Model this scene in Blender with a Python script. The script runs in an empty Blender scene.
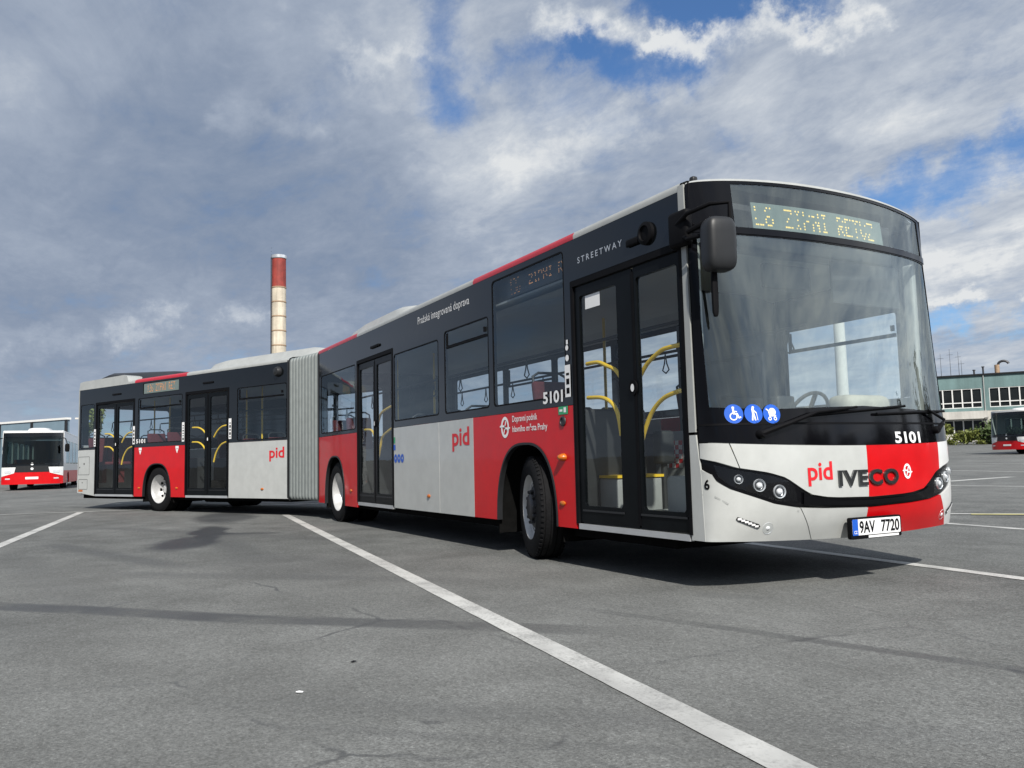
import bpy, bmesh, math, random
from mathutils import Vector, Matrix, geometry
R = math.radians
random.seed(7)
sc = bpy.context.scene
col = sc.collection

# ------------------------------------------------------------------ camera
CAM = Vector((4.45169, -5.12953, 0.92880))
F_PX, PITCH, ROLL, YAW = 835.06, 0.0904239, 0.0229225, 2.6485854
fw = Vector((math.cos(PITCH)*math.cos(YAW), math.cos(PITCH)*math.sin(YAW), math.sin(PITCH)))
r0 = Vector((math.sin(YAW), -math.cos(YAW), 0))
u0 = r0.cross(fw)
r2 = r0*math.cos(ROLL) - u0*math.sin(ROLL)
u2 = u0*math.cos(ROLL) + r0*math.sin(ROLL)
cam_d = bpy.data.cameras.new("camera")
cam = bpy.data.objects.new("camera", cam_d); col.objects.link(cam)
cam.matrix_world = Matrix(((r2.x, u2.x, -fw.x, CAM.x), (r2.y, u2.y, -fw.y, CAM.y), (r2.z, u2.z, -fw.z, CAM.z), (0, 0, 0, 1)))
cam_d.sensor_width = 36; cam_d.lens = F_PX/1024*36
cam_d.clip_start = 0.05; cam_d.clip_end = 9000
sc.camera = cam

# ------------------------------------------------------------------ view, sun, sky
sc.view_settings.view_transform = 'Standard'
sc.view_settings.look = 'None'
sc.view_settings.exposure = 0.20
sc.view_settings.gamma = 1.0
try: sc.view_settings.use_curve_mapping = False
except Exception: pass
sc.render.engine = 'CYCLES'
sc.cycles.use_denoising = True
sc.cycles.max_bounces = 10
sc.cycles.transparent_max_bounces = 24
sc.cycles.caustics_reflective = False
sc.cycles.caustics_refractive = False
SUN_DIR = Vector((1.05, -0.36, 1.0)).normalized()
SUN_EL = math.asin(SUN_DIR.z); SUN_AZ = math.atan2(SUN_DIR.y, SUN_DIR.x)
sun_d = bpy.data.lights.new("sun", 'SUN'); sun_d.energy = 5.0; sun_d.angle = R(0.8); sun_d.color = (1.0, 0.955, 0.88)
sun = bpy.data.objects.new("sun", sun_d); col.objects.link(sun)
sun.rotation_euler = SUN_DIR.to_track_quat('Z', 'Y').to_euler(); sun.location = (20, -10, 30)


class NT:
    """small helper to wire shader nodes"""
    def __init__(s, tree): s.t = tree; s.t.nodes.clear()
    def n(s, typ, **kw):
        nd = s.t.nodes.new(typ)
        for k, v in kw.items(): setattr(nd, k, v)
        return nd
    def put(s, sock, v):
        if v is None: return
        if isinstance(v, bpy.types.NodeSocket): s.t.links.new(v, sock)
        elif hasattr(sock, 'default_value'):
            try: sock.default_value = v
            except Exception:
                sock.default_value = (*v, 1.0) if len(v) == 3 else v
    def m(s, op, a, b=None, c=None, clamp=False):
        nd = s.n('ShaderNodeMath', operation=op, use_clamp=clamp)
        for i, v in enumerate((a, b, c)):
            if v is not None: s.put(nd.inputs[i], v)
        return nd.outputs[0]
    def v(s, op, a, b=None, scale=None):
        nd = s.n('ShaderNodeVectorMath', operation=op)
        s.put(nd.inputs[0], a)
        if b is not None: s.put(nd.inputs[1], b)
        if scale is not None: s.put(nd.inputs['Scale'], scale)
        return nd.outputs['Value'] if op in ('DOT_PRODUCT', 'LENGTH', 'DISTANCE') else nd.outputs[0]
    def noise(s, vec, scale, detail=4, rough=.5, dist=0, w=None):
        nd = s.n('ShaderNodeTexNoise')
        if w is not None: nd.noise_dimensions = '4D'; s.put(nd.inputs['W'], w)
        s.put(nd.inputs['Vector'], vec); s.put(nd.inputs['Scale'], scale); s.put(nd.inputs['Detail'], detail)
        s.put(nd.inputs['Roughness'], rough); s.put(nd.inputs['Distortion'], dist)
        return nd.outputs['Fac'], nd.outputs['Color']
    def ramp(s, fac, stops, interp='LINEAR'):
        nd = s.n('ShaderNodeValToRGB'); nd.color_ramp.interpolation = interp
        e = nd.color_ramp.elements
        while len(e) < len(stops): e.new(0.5)
        for el, (p, c) in zip(e, stops):
            el.position = p
            el.color = (c, c, c, 1) if isinstance(c, (int, float)) else (*c, 1)
        s.put(nd.inputs[0], fac)
        return nd.outputs[0]
    def sstep(s, x, a, b):
        nd = s.n('ShaderNodeMapRange', interpolation_type='SMOOTHSTEP')
        s.put(nd.inputs[0], x); s.put(nd.inputs[1], a); s.put(nd.inputs[2], b)
        nd.inputs[3].default_value = 0; nd.inputs[4].default_value = 1
        return nd.outputs[0]
    def mix(s, f, a, b, mode='MIX'):
        nd = s.n('ShaderNodeMixRGB', blend_type=mode)
        s.put(nd.inputs[0], f); s.put(nd.inputs[1], a); s.put(nd.inputs[2], b)
        return nd.outputs[0]


def dir_px(px, py):
    return (fw + r2*((px-512)/F_PX) - u2*((py-384)/F_PX)).normalized()


def build_sky():
    w = bpy.data.worlds.new("World"); sc.world = w; w.use_nodes = True
    k = NT(w.node_tree)
    out = k.n('ShaderNodeOutputWorld'); bg = k.n('ShaderNodeBackground')
    k.t.links.new(bg.outputs[0], out.inputs[0])
    bg.inputs[1].default_value = 0.1
    sky = k.n('ShaderNodeTexSky', sky_type='NISHITA', sun_disc=False)
    sky.sun_elevation = SUN_EL; sky.sun_rotation = R(90) - SUN_AZ
    sky.air_density = 1.0; sky.dust_density = 0.6; sky.ozone_density = 2.0
    d = k.v('NORMALIZE', k.n('ShaderNodeTexCoord').outputs['Generated'])
    sep = k.n('ShaderNodeSeparateXYZ'); k.put(sep.inputs[0], d)
    zz = k.m('ADD', k.m('MAXIMUM', sep.outputs[2], 0.0), 0.16)
    cmb = k.n('ShaderNodeCombineXYZ')
    k.put(cmb.inputs[0], k.m('DIVIDE', sep.outputs[0], zz)); k.put(cmb.inputs[1], k.m('DIVIDE', sep.outputs[1], zz))
    mp = k.n('ShaderNodeMapping'); k.put(mp.inputs[0], cmb.outputs[0])
    mp.inputs['Rotation'].default_value = (0, 0, R(-38)); mp.inputs['Scale'].default_value = (0.75, 1.25, 1)
    p = mp.outputs[0]
    n1, _ = k.noise(p, 0.62, 9, .56, .35)
    n2, _ = k.noise(p, 1.7, 12, .66, .7, w=3.1)
    n3, _ = k.noise(p, 4.2, 10, .66, .5, w=9.0)
    mp2 = k.n('ShaderNodeMapping'); k.put(mp2.inputs[0], cmb.outputs[0])
    mp2.inputs['Rotation'].default_value = (0, 0, R(-30)); mp2.inputs['Scale'].default_value = (.9, 1.3, 1)
    n4, _ = k.noise(mp2.outputs[0], 11.0, 8, .62, .8, w=4.4)
    n5, _ = k.noise(mp2.outputs[0], 3.1, 10, .62, .35, w=1.7)
    lr = k.m('ADD', .62, k.m('MULTIPLY', k.sstep(k.v('DOT_PRODUCT', d, tuple(r0)), -.5, .15), .38))
    _, wc = k.noise(d, 3.2, 5, .6)
    dd = k.v('ADD', d, k.v('SCALE', k.v('SUBTRACT', wc, (.5, .5, .5)), scale=0.22))
    def blob(px, py, rad, amp, el=None):
        c = dir_px(px, py)
        dist = k.v('DISTANCE', dd, tuple(c))
        return k.m('MULTIPLY', k.sstep(dist, rad/F_PX, 0.0), amp)
    def total(lst):
        acc = None
        for b in lst:
            o = blob(*b); acc = o if acc is None else k.m('ADD', acc, o)
        return acc
    _, wf = k.noise(d, 13.0, 6, .65)
    _, wg = k.noise(d, 34.0, 6, .65)
    ds = k.v('ADD', k.v('ADD', d, k.v('SCALE', k.v('SUBTRACT', wc, (.5, .5, .5)), scale=.09)), k.v('ADD', k.v('SCALE', k.v('SUBTRACT', wf, (.5, .5, .5)), scale=.07), k.v('SCALE', k.v('SUBTRACT', wg, (.5, .5, .5)), scale=.045)))
    def streak(x0, y0, x1, y1, w, amp):
        a = dir_px(x0, y0); b = dir_px(x1, y1); ab = b-a; L2 = ab.length_squared
        rel = k.v('SUBTRACT', ds, tuple(a))
        t = k.m('DIVIDE', k.v('DOT_PRODUCT', rel, tuple(ab)), L2, clamp=True)
        dist = k.v('LENGTH', k.v('SUBTRACT', rel, k.v('SCALE', tuple(ab), scale=t)))
        return k.m('MULTIPLY', k.sstep(dist, w/F_PX, 0.0), amp)
    def streaks(lst):
        acc = None
        for q in lst:
            o = streak(*q); acc = o if acc is None else k.m('ADD', acc, o)
        return acc
    holes = k.m('ADD', total([(436, 60, 70, .22), (570, 85, 120, .20), (700, -5, 70, .45), (100, 300, 90, .1), (110, 420, 150, .12)]),
        streaks([(436, -10, 446, 100, 44, .42), (575, 58, 690, 66, 34, .52), (500, 62, 560, 50, 30, .30), (640, -8, 810, -10, 34, .56), (880, 196, 1060, 128, 42, .62), (925, 322, 1060, 312, 26, .55), (930, 215, 1000, 195, 16, .25), (720, 130, 800, 118, 22, .18)]))
    white = k.m('ADD', total([(490, 160, 110, .26), (560, 140, 90, .12), (300, 120, 70, .20), (360, 40, 120, .14), (30, 100, 90, .18), (990, 255, 130, .10), (930, 110, 150, .06), (780, 110, 160, .10),
                   (205, 335, 90, .2), (80, 90, 60, .08), (400, 90, 50, .10), (240, 55, 50, .12)]),
        streaks([(545, 30, 690, 42, 26, .46), (650, 40, 880, 6, 20, .42), (505, 165, 640, 120, 30, .22), (920, 275, 1060, 215, 24, .24), (930, 300, 1060, 288, 14, .35), (130, 338, 270, 318, 20, .35), (0, 350, 90, 335, 18, .2), (340, 60, 415, 50, 20, .25), (230, 130, 330, 138, 22, .2), (860, 110, 1030, 40, 30, .16)]))
    dark = total([(230, 90, 150, .20), (160, 230, 230, .22), (320, 260, 190, .26), (60, 340, 170, .14), (420, 260, 130, .12), (380, 130, 70, .18), (840, 55, 80, .16), (600, 190, 110, .08), (560, 220, 90, .08), (830, 120, 70, .1), (690, 160, 90, .08)])
    dens = k.m('ADD', 0.66, k.m('MULTIPLY', k.m('SUBTRACT', n1, .5), 1.1))
    dens = k.m('ADD', dens, k.m('MULTIPLY', k.m('SUBTRACT', n2, .5), .95))
    dens = k.m('ADD', dens, k.m('MULTIPLY', k.m('SUBTRACT', n3, .5), .60))
    dens = k.m('ADD', dens, k.m('MULTIPLY', k.m('SUBTRACT', n5, .5), .7))
    dens = k.m('ADD', k.m('SUBTRACT', dens, holes), k.m('MULTIPLY', white, .45))
    cov = k.sstep(dens, -0.10, 0.66)
    lum = k.m('ADD', .54, k.m('MULTIPLY', k.m('SUBTRACT', n2, .5), .85))
    lum = k.m('ADD', lum, k.m('MULTIPLY', k.m('MULTIPLY', k.m('SUBTRACT', n3, .5), .80), lr))
    lum = k.m('ADD', lum, k.m('MULTIPLY', k.m('SUBTRACT', n1, .5), .5))
    lum = k.m('ADD', lum, k.m('MULTIPLY', k.m('MULTIPLY', k.m('SUBTRACT', n4, .5), .42), lr))
    lum = k.m('ADD', lum, k.m('MULTIPLY', k.m('MULTIPLY', k.m('SUBTRACT', n5, .5), .62), lr))
    lum = k.m('SUBTRACT', k.m('ADD', lum, white), dark)
    # clouds right of frame are thinner and whiter, low left ones are a blue-grey bank
    side = k.v('DOT_PRODUCT', d, tuple(r0))
    lum = k.m('ADD', lum, k.m('MULTIPLY', side, .22))
    cloud = k.ramp(lum, [(0.0, (.185, .245, .355)), (.26, (.255, .31, .41)), (.50, (.34, .395, .49)), (.76, (.51, .555, .62)), (1.0, (.72, .74, .755))])
    # cloud brighter round the sun; a second bright patch added for the windscreen reflection
    sd = k.v('DOT_PRODUCT', d, tuple(SUN_DIR)); bd_ = k.v('DOT_PRODUCT', dd, tuple(Vector((.62, .70, .36)).normalized()))
    glow = k.m('ADD', .92, k.m('ADD', k.m('MULTIPLY', k.sstep(sd, 0.6, 1.0), 1.0), k.m('MULTIPLY', k.sstep(bd_, 0.68, .95), 1.7)))
    bk = k.v('DOT_PRODUCT', d, tuple(-fw)); glow = k.m('MULTIPLY', glow, k.m('SUBTRACT', 1.0, k.m('MULTIPLY', k.sstep(bk, -0.25, .75), .42)))  # unseen sky behind the camera dimmed to deepen the shade under the bus
    cloud = k.v('SCALE', cloud, scale=k.m('MULTIPLY', glow, 10.0))
    blue = k.mix(1.0, sky.outputs[0], (.62, .86, 1.12, 1), 'MULTIPLY')
    res = k.mix(cov, blue, cloud)
    hz = k.sstep(sep.outputs[2], 0.12, -0.01)
    res = k.mix(k.m('MULTIPLY', hz, .45), res, (4.3, 5.2, 6.2, 1))
    k.put(bg.inputs[0], res)
build_sky()


# ------------------------------------------------------------------ materials
MATS = {}
def principled(name):
    m = bpy.data.materials.new(name); m.use_nodes = True
    k = NT(m.node_tree)
    out = k.n('ShaderNodeOutputMaterial'); b = k.n('ShaderNodeBsdfPrincipled')
    k.t.links.new(b.outputs[0], out.inputs[0])
    MATS[name] = m
    return m, k, b

def mat(name, c, rough=.5, metal=0, coat=0, vary=.12, vscale=6, bump=0, bscale=3, rvary=.12, spec=.5, emit=None, streak=0, sscale=5):
    m, k, b = principled(name)
    tc = k.n('ShaderNodeTexCoord').outputs['Object']
    n, _ = k.noise(tc, vscale, 5, .6)
    lo = tuple(x*(1-vary) for x in c); hi = tuple(min(1, x*(1+vary)) for x in c)
    base = k.ramp(n, [(.3, lo), (.7, hi)])
    if streak:      # weathering that runs down the surface
        mp = k.n('ShaderNodeMapping'); k.put(mp.inputs[0], tc); mp.inputs['Scale'].default_value = (sscale, sscale, sscale*.08)
        ns, _ = k.noise(mp.outputs[0], 1.0, 6, .65)
        base = k.mix(1.0, base, k.ramp(ns, [(.32, (1-streak,)*3), (.62, (1+streak*.3,)*3)]), 'MULTIPLY')
    k.put(b.inputs['Base Color'], base)
    k.put(b.inputs['Roughness'], k.m('ADD', rough - rvary*.5, k.m('MULTIPLY', n, rvary), clamp=True))
    b.inputs['Metallic'].default_value = metal
    b.inputs['Coat Weight'].default_value = coat; b.inputs['Coat Roughness'].default_value = .04
    b.inputs['Specular IOR Level'].default_value = spec
    if bump:
        nb, _ = k.noise(tc, bscale, 3, .5)
        bp = k.n('ShaderNodeBump'); bp.inputs['Strength'].default_value = bump; bp.inputs['Distance'].default_value = .02
        k.put(bp.inputs['Height'], nb); k.put(b.inputs['Normal'], bp.outputs[0])
        if coat: k.put(b.inputs['Coat Normal'], bp.outputs[0])
    if emit:
        b.inputs['Emission Color'].default_value = (*emit[0], 1); b.inputs['Emission Strength'].default_value = emit[1]
    return m

def glass(name, tint, ior=1.5, refl=1.0, gcol=(1, 1, 1), dirt=0.0, wob=0.02):
    m = bpy.data.materials.new(name); m.use_nodes = True; MATS[name] = m
    k = NT(m.node_tree)
    out = k.n('ShaderNodeOutputMaterial'); mx = k.n('ShaderNodeMixShader')
    tr = k.n('ShaderNodeBsdfTransparent'); tr.inputs[0].default_value = (*tint, 1)
    gl = k.n('ShaderNodeBsdfGlossy'); gl.inputs['Roughness'].default_value = .012; gl.inputs[0].default_value = (*gcol, 1)
    fr = k.n('ShaderNodeLayerWeight'); fr.inputs[0].default_value = .5; f0 = ((ior-1)/(ior+1))**2*refl
    tc = k.n('ShaderNodeTexCoord').outputs['Object']
    nb, _ = k.noise(tc, 2.2, 2, .5)
    bp = k.n('ShaderNodeBump'); bp.inputs['Strength'].default_value = wob; bp.inputs['Distance'].default_value = .05
    k.put(bp.inputs['Height'], nb); k.put(gl.inputs['Normal'], bp.outputs[0]); f = k.m('ADD', f0, k.m('MULTIPLY', 1-f0, k.m('POWER', fr.outputs['Facing'], 5.0)), clamp=True)
    k.put(mx.inputs[0], f); k.t.links.new(tr.outputs[0], mx.inputs[1]); k.t.links.new(gl.outputs[0], mx.inputs[2])
    last = mx.outputs[0]
    if dirt:
        df = k.n('ShaderNodeBsdfDiffuse'); df.inputs[0].default_value = (.42, .45, .43, 1)
        mp = k.n('ShaderNodeMapping'); k.put(mp.inputs[0], tc); mp.inputs['Scale'].default_value = (6, 6, .8)
        n1, _ = k.noise(mp.outputs[0], 1.2, 6, .65); n2, _ = k.noise(tc, 2.6, 6, .6, .6)
        a = k.m('MULTIPLY', k.m('ADD', k.m('MULTIPLY', n1, .5), k.m('MULTIPLY', k.sstep(n2, .35, .7), .7)), dirt)
        m2 = k.n('ShaderNodeMixShader'); k.put(m2.inputs[0], a)
        k.t.links.new(last, m2.inputs[1]); k.t.links.new(df.outputs[0], m2.inputs[2]); last = m2.outputs[0]
    k.t.links.new(last, out.inputs[0])
    return m

RED = mat('red_paint', (.54, .0018, .0045), .34, coat=.28, spec=.3, streak=.035, sscale=2.0, vary=.07, bump=.10, bscale=1.3)
SILVER = mat('silver_grey_paint', (.46, .47, .455), .36, coat=.45, streak=.03, sscale=2.0, vary=.06, bump=.10, bscale=1.3)
ROOFSILVER = mat('roof_silver_paint', (.34, .35, .34), .45, coat=.15, vary=.08)
ROOFRED = mat('roof_red_paint', (.42, .012, .025), .4, coat=.2, vary=.05)
BLACK = mat('black_gloss_band', (.004, .005, .006), .10, spec=.55, vary=.1, bump=.012, bscale=1.2)
MASK = mat('black_front_mask', (.003, .003, .004), .08, spec=.2, vary=.1, rvary=.04)
DOORBLK = mat('door_black', (.004, .005, .006), .30, spec=.10, vary=.2)
RUBBER = mat('black_rubber', (.005, .005, .006), .6, vary=.25, spec=.08)
UNDER = mat('underbody_black', (.006, .006, .006), .9, vary=.3, vscale=10, spec=.05)
PLASTIC = mat('dark_grey_plastic', (.019, .020, .022), .42, vary=.12, spec=.3)
TYRE = mat('tyre_rubber', (.009, .009, .010), .75, spec=.12, vary=.3, vscale=30, bump=.15, bscale=60)
RIM = mat('wheel_steel', (.50, .50, .50), .38, metal=.15, vary=.12, vscale=12)
DARKSTEEL = mat('dark_steel', (.06, .06, .065), .45, metal=.6, vary=.2)
ALU = mat('aluminium', (.62, .63, .64), .32, metal=.6, vary=.06)
WHITE = mat('white_sticker', (.80, .80, .80), .45, vary=.03)
WHITEPAINT = mat('white_bus_paint', (.68, .68, .67), .35, coat=.4, vary=.05)
CHROME = mat('dark_chrome', (.14, .145, .15), .22, metal=.9, vary=.1)
MIRRORCH = mat('lamp_reflector', (.72, .74, .76), .25, metal=.35, vary=.1)
YELLOW = mat('yellow_handrail', (.85, .56, .035), .38, coat=.3, vary=.05)
AMBER = mat('amber_lens', (.50, .13, .010), .3, coat=.3, vary=.1)
BLUE = mat('blue_sticker', (.012, .10, .52), .4, vary=.04)
GREEN = mat('green_sticker', (.03, .33, .14), .45, vary=.04)
REDST = mat('red_lettering', (.62, .012, .02), .4, vary=.03)
BELLOW = mat('bellows_fabric', (.185, .205, .203), .6, vary=.10, vscale=9)
FLOOR = mat('bus_floor', (.16, .165, .17), .6, vary=.2, vscale=14)
CEIL = mat('bus_ceiling', (.35, .36, .36), .6, vary=.05)
TRIM = mat('interior_grey', (.30, .31, .31), .5, vary=.08)
TRIMDK = mat('interior_dark', (.020, .022, .024), .55, vary=.2)
SEAT = mat('seat_fabric_red', (.09, .012, .015), .85, vary=.25, vscale=25)
CREAM = mat('cream_pad', (.42, .40, .35), .7, vary=.12)
DISP = mat('display_panel', (.15, .19, .18), .5, vary=.05)
LED = mat('amber_led', (.9, .62, .15), .4, emit=((1.0, .70, .22), .40))
DIMLED = mat('orange_led', (.5, .2, .08), .4, emit=((.75, .38, .16), .35))
WSCREEN = glass('windscreen_glass', (.84, .89, .87), 1.55, 3.0, (.88, .97, .96), dirt=.03)
DESTGL = glass('sign_glass', (.84, .89, .87), 1.55, 2.2, (.90, .97, .96), dirt=.06)
WINGL = glass('tinted_side_glass', (.80, .85, .87), 1.5, 1.7, (.85, .95, 1.0))
DOORGL = glass('door_glass', (.90, .93, .92), 1.5, 1.1)
LAMPGL = glass('lamp_glass', (.95, .96, .97), 1.45, .7)


# ------------------------------------------------------------------ mesh helpers
class MB:
    def __init__(s): s.v = []; s.f = []
    def add(s, verts, faces):
        o = len(s.v); s.v += [Vector(p) for p in verts]; s.f += [tuple(i+o for i in f) for f in faces]; return s
    def box(s, x0, x1, y0, y1, z0, z1, b=0.0, taper=None):
        if b <= 0:
            V = [(x, y, z) for x in (x0, x1) for y in (y0, y1) for z in (z0, z1)]
            s.add(V, [(0, 1, 3, 2), (4, 6, 7, 5), (0, 4, 5, 1), (2, 3, 7, 6), (0, 2, 6, 4), (1, 5, 7, 3)])
        else:
            bm = bmesh.new(); bmesh.ops.create_cube(bm, size=1)
            for v in bm.verts: v.co = Vector(((x0+x1)/2+v.co.x*(x1-x0), (y0+y1)/2+v.co.y*(y1-y0), (z0+z1)/2+v.co.z*(z1-z0)))
            bmesh.ops.bevel(bm, geom=list(bm.edges), offset=b, segments=3, profile=.5, affect='EDGES')
            bm.verts.index_update()
            s.add([v.co.copy() for v in bm.verts], [[v.index for v in f.verts] for f in bm.faces]); bm.free()
        return s
    def tube(s, path, r, n=10, closed=False):
        P = [Vector(p) for p in path]; m = len(P); V = []; F = []
        up = None
        for i in range(m):
            a = P[i-1] if i > 0 or closed else P[i]; b = P[(i+1) % m] if i < m-1 or closed else P[i]
            t = (b-a).normalized()
            if up is None:
                up = Vector((0, 0, 1)) if abs(t.z) < .9 else Vector((1, 0, 0))
            x = t.cross(up).normalized(); up = x.cross(t).normalized()
            rr = r[i] if isinstance(r, (list, tuple)) else r
            for j in range(n):
                an = 2*math.pi*j/n; V.append(P[i]+x*math.cos(an)*rr+up*math.sin(an)*rr)
        for i in range(m if closed else m-1):
            k = (i+1) % m
            for j in range(n): F.append((i*n+j, i*n+(j+1) % n, k*n+(j+1) % n, k*n+j))
        if not closed: F += [tuple(range(n))[::-1], tuple(range((m-1)*n, m*n))]
        s.add(V, F); return s
    def lathe(s, prof, M, n=40, cap=False):
        """prof: list of (r, h) revolved round local z, then transformed by M"""
        V = []; F = []; m = len(prof)
        for j in range(n):
            an = 2*math.pi*j/n
            for r, h in prof: V.append(M @ Vector((r*math.cos(an), r*math.sin(an), h)))
        for j in range(n):
            k = (j+1) % n
            for i in range(m-1): F.append((j*m+i, k*m+i, k*m+i+1, j*m+i+1))
        if cap:
            F.append(tuple(j*m for j in range(n))[::-1]); F.append(tuple(j*m+m-1 for j in range(n)))
        s.add(V, F); return s
    def patch(s, poly, holes, fn, t=.03, grid=None, off=0.0):
        """a flat outline (with holes) laid on the surface fn(a, b, off), with thickness t going inward"""
        loops = [list(poly)] + [list(h) for h in holes]
        if grid: loops = [dense(l, grid) for l in loops]
        pts = []; edges = []; n0 = 0
        for l in loops:
            k = len(l); pts += [Vector((p[0], p[1])) for p in l]; edges += [(n0+i, n0+(i+1) % k) for i in range(k)]; n0 += k
        if grid:
            x0 = min(p[0] for p in poly); x1 = max(p[0] for p in poly); z0 = min(p[1] for p in poly); z1 = max(p[1] for p in poly)
            nx = int((x1-x0)/grid)+1; nz = int((z1-z0)/grid)+1
            for i in range(1, nx):
                for j in range(1, nz):
                    q = (x0+(x1-x0)*i/nx, z0+(z1-z0)*j/nz)
                    if inpoly(q, loops[0]) and not any(inpoly(q, h) for h in loops[1:]) and min(segd(q, l) for l in loops) > grid*.35:
                        pts.append(Vector(q))
        vo, eo, fo, *_ = geometry.delaunay_2d_cdt(pts, edges, [], 0, 1e-7)
        tris = []
        for f in fo:
            c = (sum(vo[i].x for i in f)/3, sum(vo[i].y for i in f)/3)
            if inpoly(c, loops[0]) and not any(inpoly(c, h) for h in loops[1:]):
                a, b, cc = (vo[i] for i in f)
                ar = (b.x-a.x)*(cc.y-a.y)-(b.y-a.y)*(cc.x-a.x)
                if abs(ar) < 1e-10: continue
                tris.append(tuple(f) if ar > 0 else tuple(f[::-1]))
        A = [fn(p.x, p.y, off) for p in vo]
        # orient outwards
        if tris:
            f = tris[0]; nrm = (A[f[1]]-A[f[0]]).cross(A[f[2]]-A[f[0]])
            pc = fn(vo[f[0]].x, vo[f[0]].y, off+.01) - A[f[0]]
            if nrm.dot(pc) < 0: tris = [g[::-1] for g in tris]
        if t <= 0:
            s.add(A, tris); return s
        B = [fn(p.x, p.y, off-t) for p in vo]; n = len(A)
        F = list(tris) + [tuple(i+n for i in f[::-1]) for f in tris]
        cnt = {}
        for f in tris:
            for i in range(3): cnt[(f[i], f[(i+1) % 3])] = 1
        for (a, b) in cnt:
            if (b, a) not in cnt: F.append((b, a, a+n, b+n))
        s.add(A+B, F); return s
    def build(s, name, m, parent=None, smooth=35, M=None):
        me = bpy.data.meshes.new(name)
        me.from_pydata([tuple(v) for v in s.v], [], s.f); me.update()
        me.materials.append(m)
        if smooth is not None:
            me.shade_smooth()
            try: me.set_sharp_from_angle(angle=R(smooth))
            except Exception: pass
        o = bpy.data.objects.new(name, me); col.objects.link(o)
        if parent: o.parent = parent
        if M is not None: o.matrix_local = M
        return o

def dense(l, g):
    o = []
    for i, p in enumerate(l):
        q = l[(i+1) % len(l)]; k = max(1, int(math.hypot(q[0]-p[0], q[1]-p[1])/g))
        for j in range(k): o.append((p[0]+(q[0]-p[0])*j/k, p[1]+(q[1]-p[1])*j/k))
    return o
def inpoly(q, l):
    x, y = q; c = False; n = len(l); j = n-1
    for i in range(n):
        if (l[i][1] > y) != (l[j][1] > y) and x < (l[j][0]-l[i][0])*(y-l[i][1])/(l[j][1]-l[i][1])+l[i][0]: c = not c
        j = i
    return c
def segd(q, l):
    b = 1e9
    for i in range(len(l)):
        ax, ay = l[i][:2]; bx, by = l[(i+1) % len(l)][:2]; dx, dy = bx-ax, by-ay
        t = max(0, min(1, ((q[0]-ax)*dx+(q[1]-ay)*dy)/(dx*dx+dy*dy+1e-12)))
        b = min(b, math.hypot(q[0]-ax-t*dx, q[1]-ay-t*dy))
    return b
def rect(a0, a1, b0, b1, r=0, n=5):
    if r <= 0: return [(a0, b0), (a1, b0), (a1, b1), (a0, b1)]
    o = []
    for cx, cy, s in ((a1-r, b0+r, -90), (a1-r, b1-r, 0), (a0+r, b1-r, 90), (a0+r, b0+r, 180)):
        for i in range(n+1):
            an = R(s+90*i/n); o.append((cx+r*math.cos(an), cy+r*math.sin(an)))
    return o
def ell(cx, cy, rx, ry=None, n=28, a0=0, a1=360):
    ry = ry or rx
    return [(cx+rx*math.cos(R(a0+(a1-a0)*i/n)), cy+ry*math.sin(R(a0+(a1-a0)*i/n))) for i in range(n if a1-a0 == 360 else n+1)]
def stroke(pts, w):
    """outline polygons of a thick polyline (one quad per piece)"""
    o = []
    for (ax, ay), (bx, by) in zip(pts, pts[1:]):
        l = math.hypot(bx-ax, by-ay) or 1; nx, ny = -(by-ay)/l*w/2, (bx-ax)/l*w/2
        ex, ey = (bx-ax)/l*w*.3, (by-ay)/l*w*.3
        o.append([(ax+nx-ex, ay+ny-ey), (ax-nx-ex, ay-ny-ey), (bx-nx+ex, by-ny+ey), (bx+nx+ex, by+ny+ey)])
    return o

def tag(o, label=None, cat=None, group=None, kind=None):
    for k, v in (('label', label), ('category', cat), ('group', group), ('kind', kind)):
        if v: o[k] = v
    return o
def empty(name, loc=(0, 0, 0), rz=0):
    o = bpy.data.objects.new(name, None); col.objects.link(o); o.location = loc; o.rotation_euler = (0, 0, rz)
    o.empty_display_size = .3
    return o
def copy_tree(o, parent=None):
    c = o.copy(); col.objects.link(c)
    if parent: c.parent = parent
    for ch in [x for x in bpy.data.objects if x.parent == o]: copy_tree(ch, c)
    return c

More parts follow.
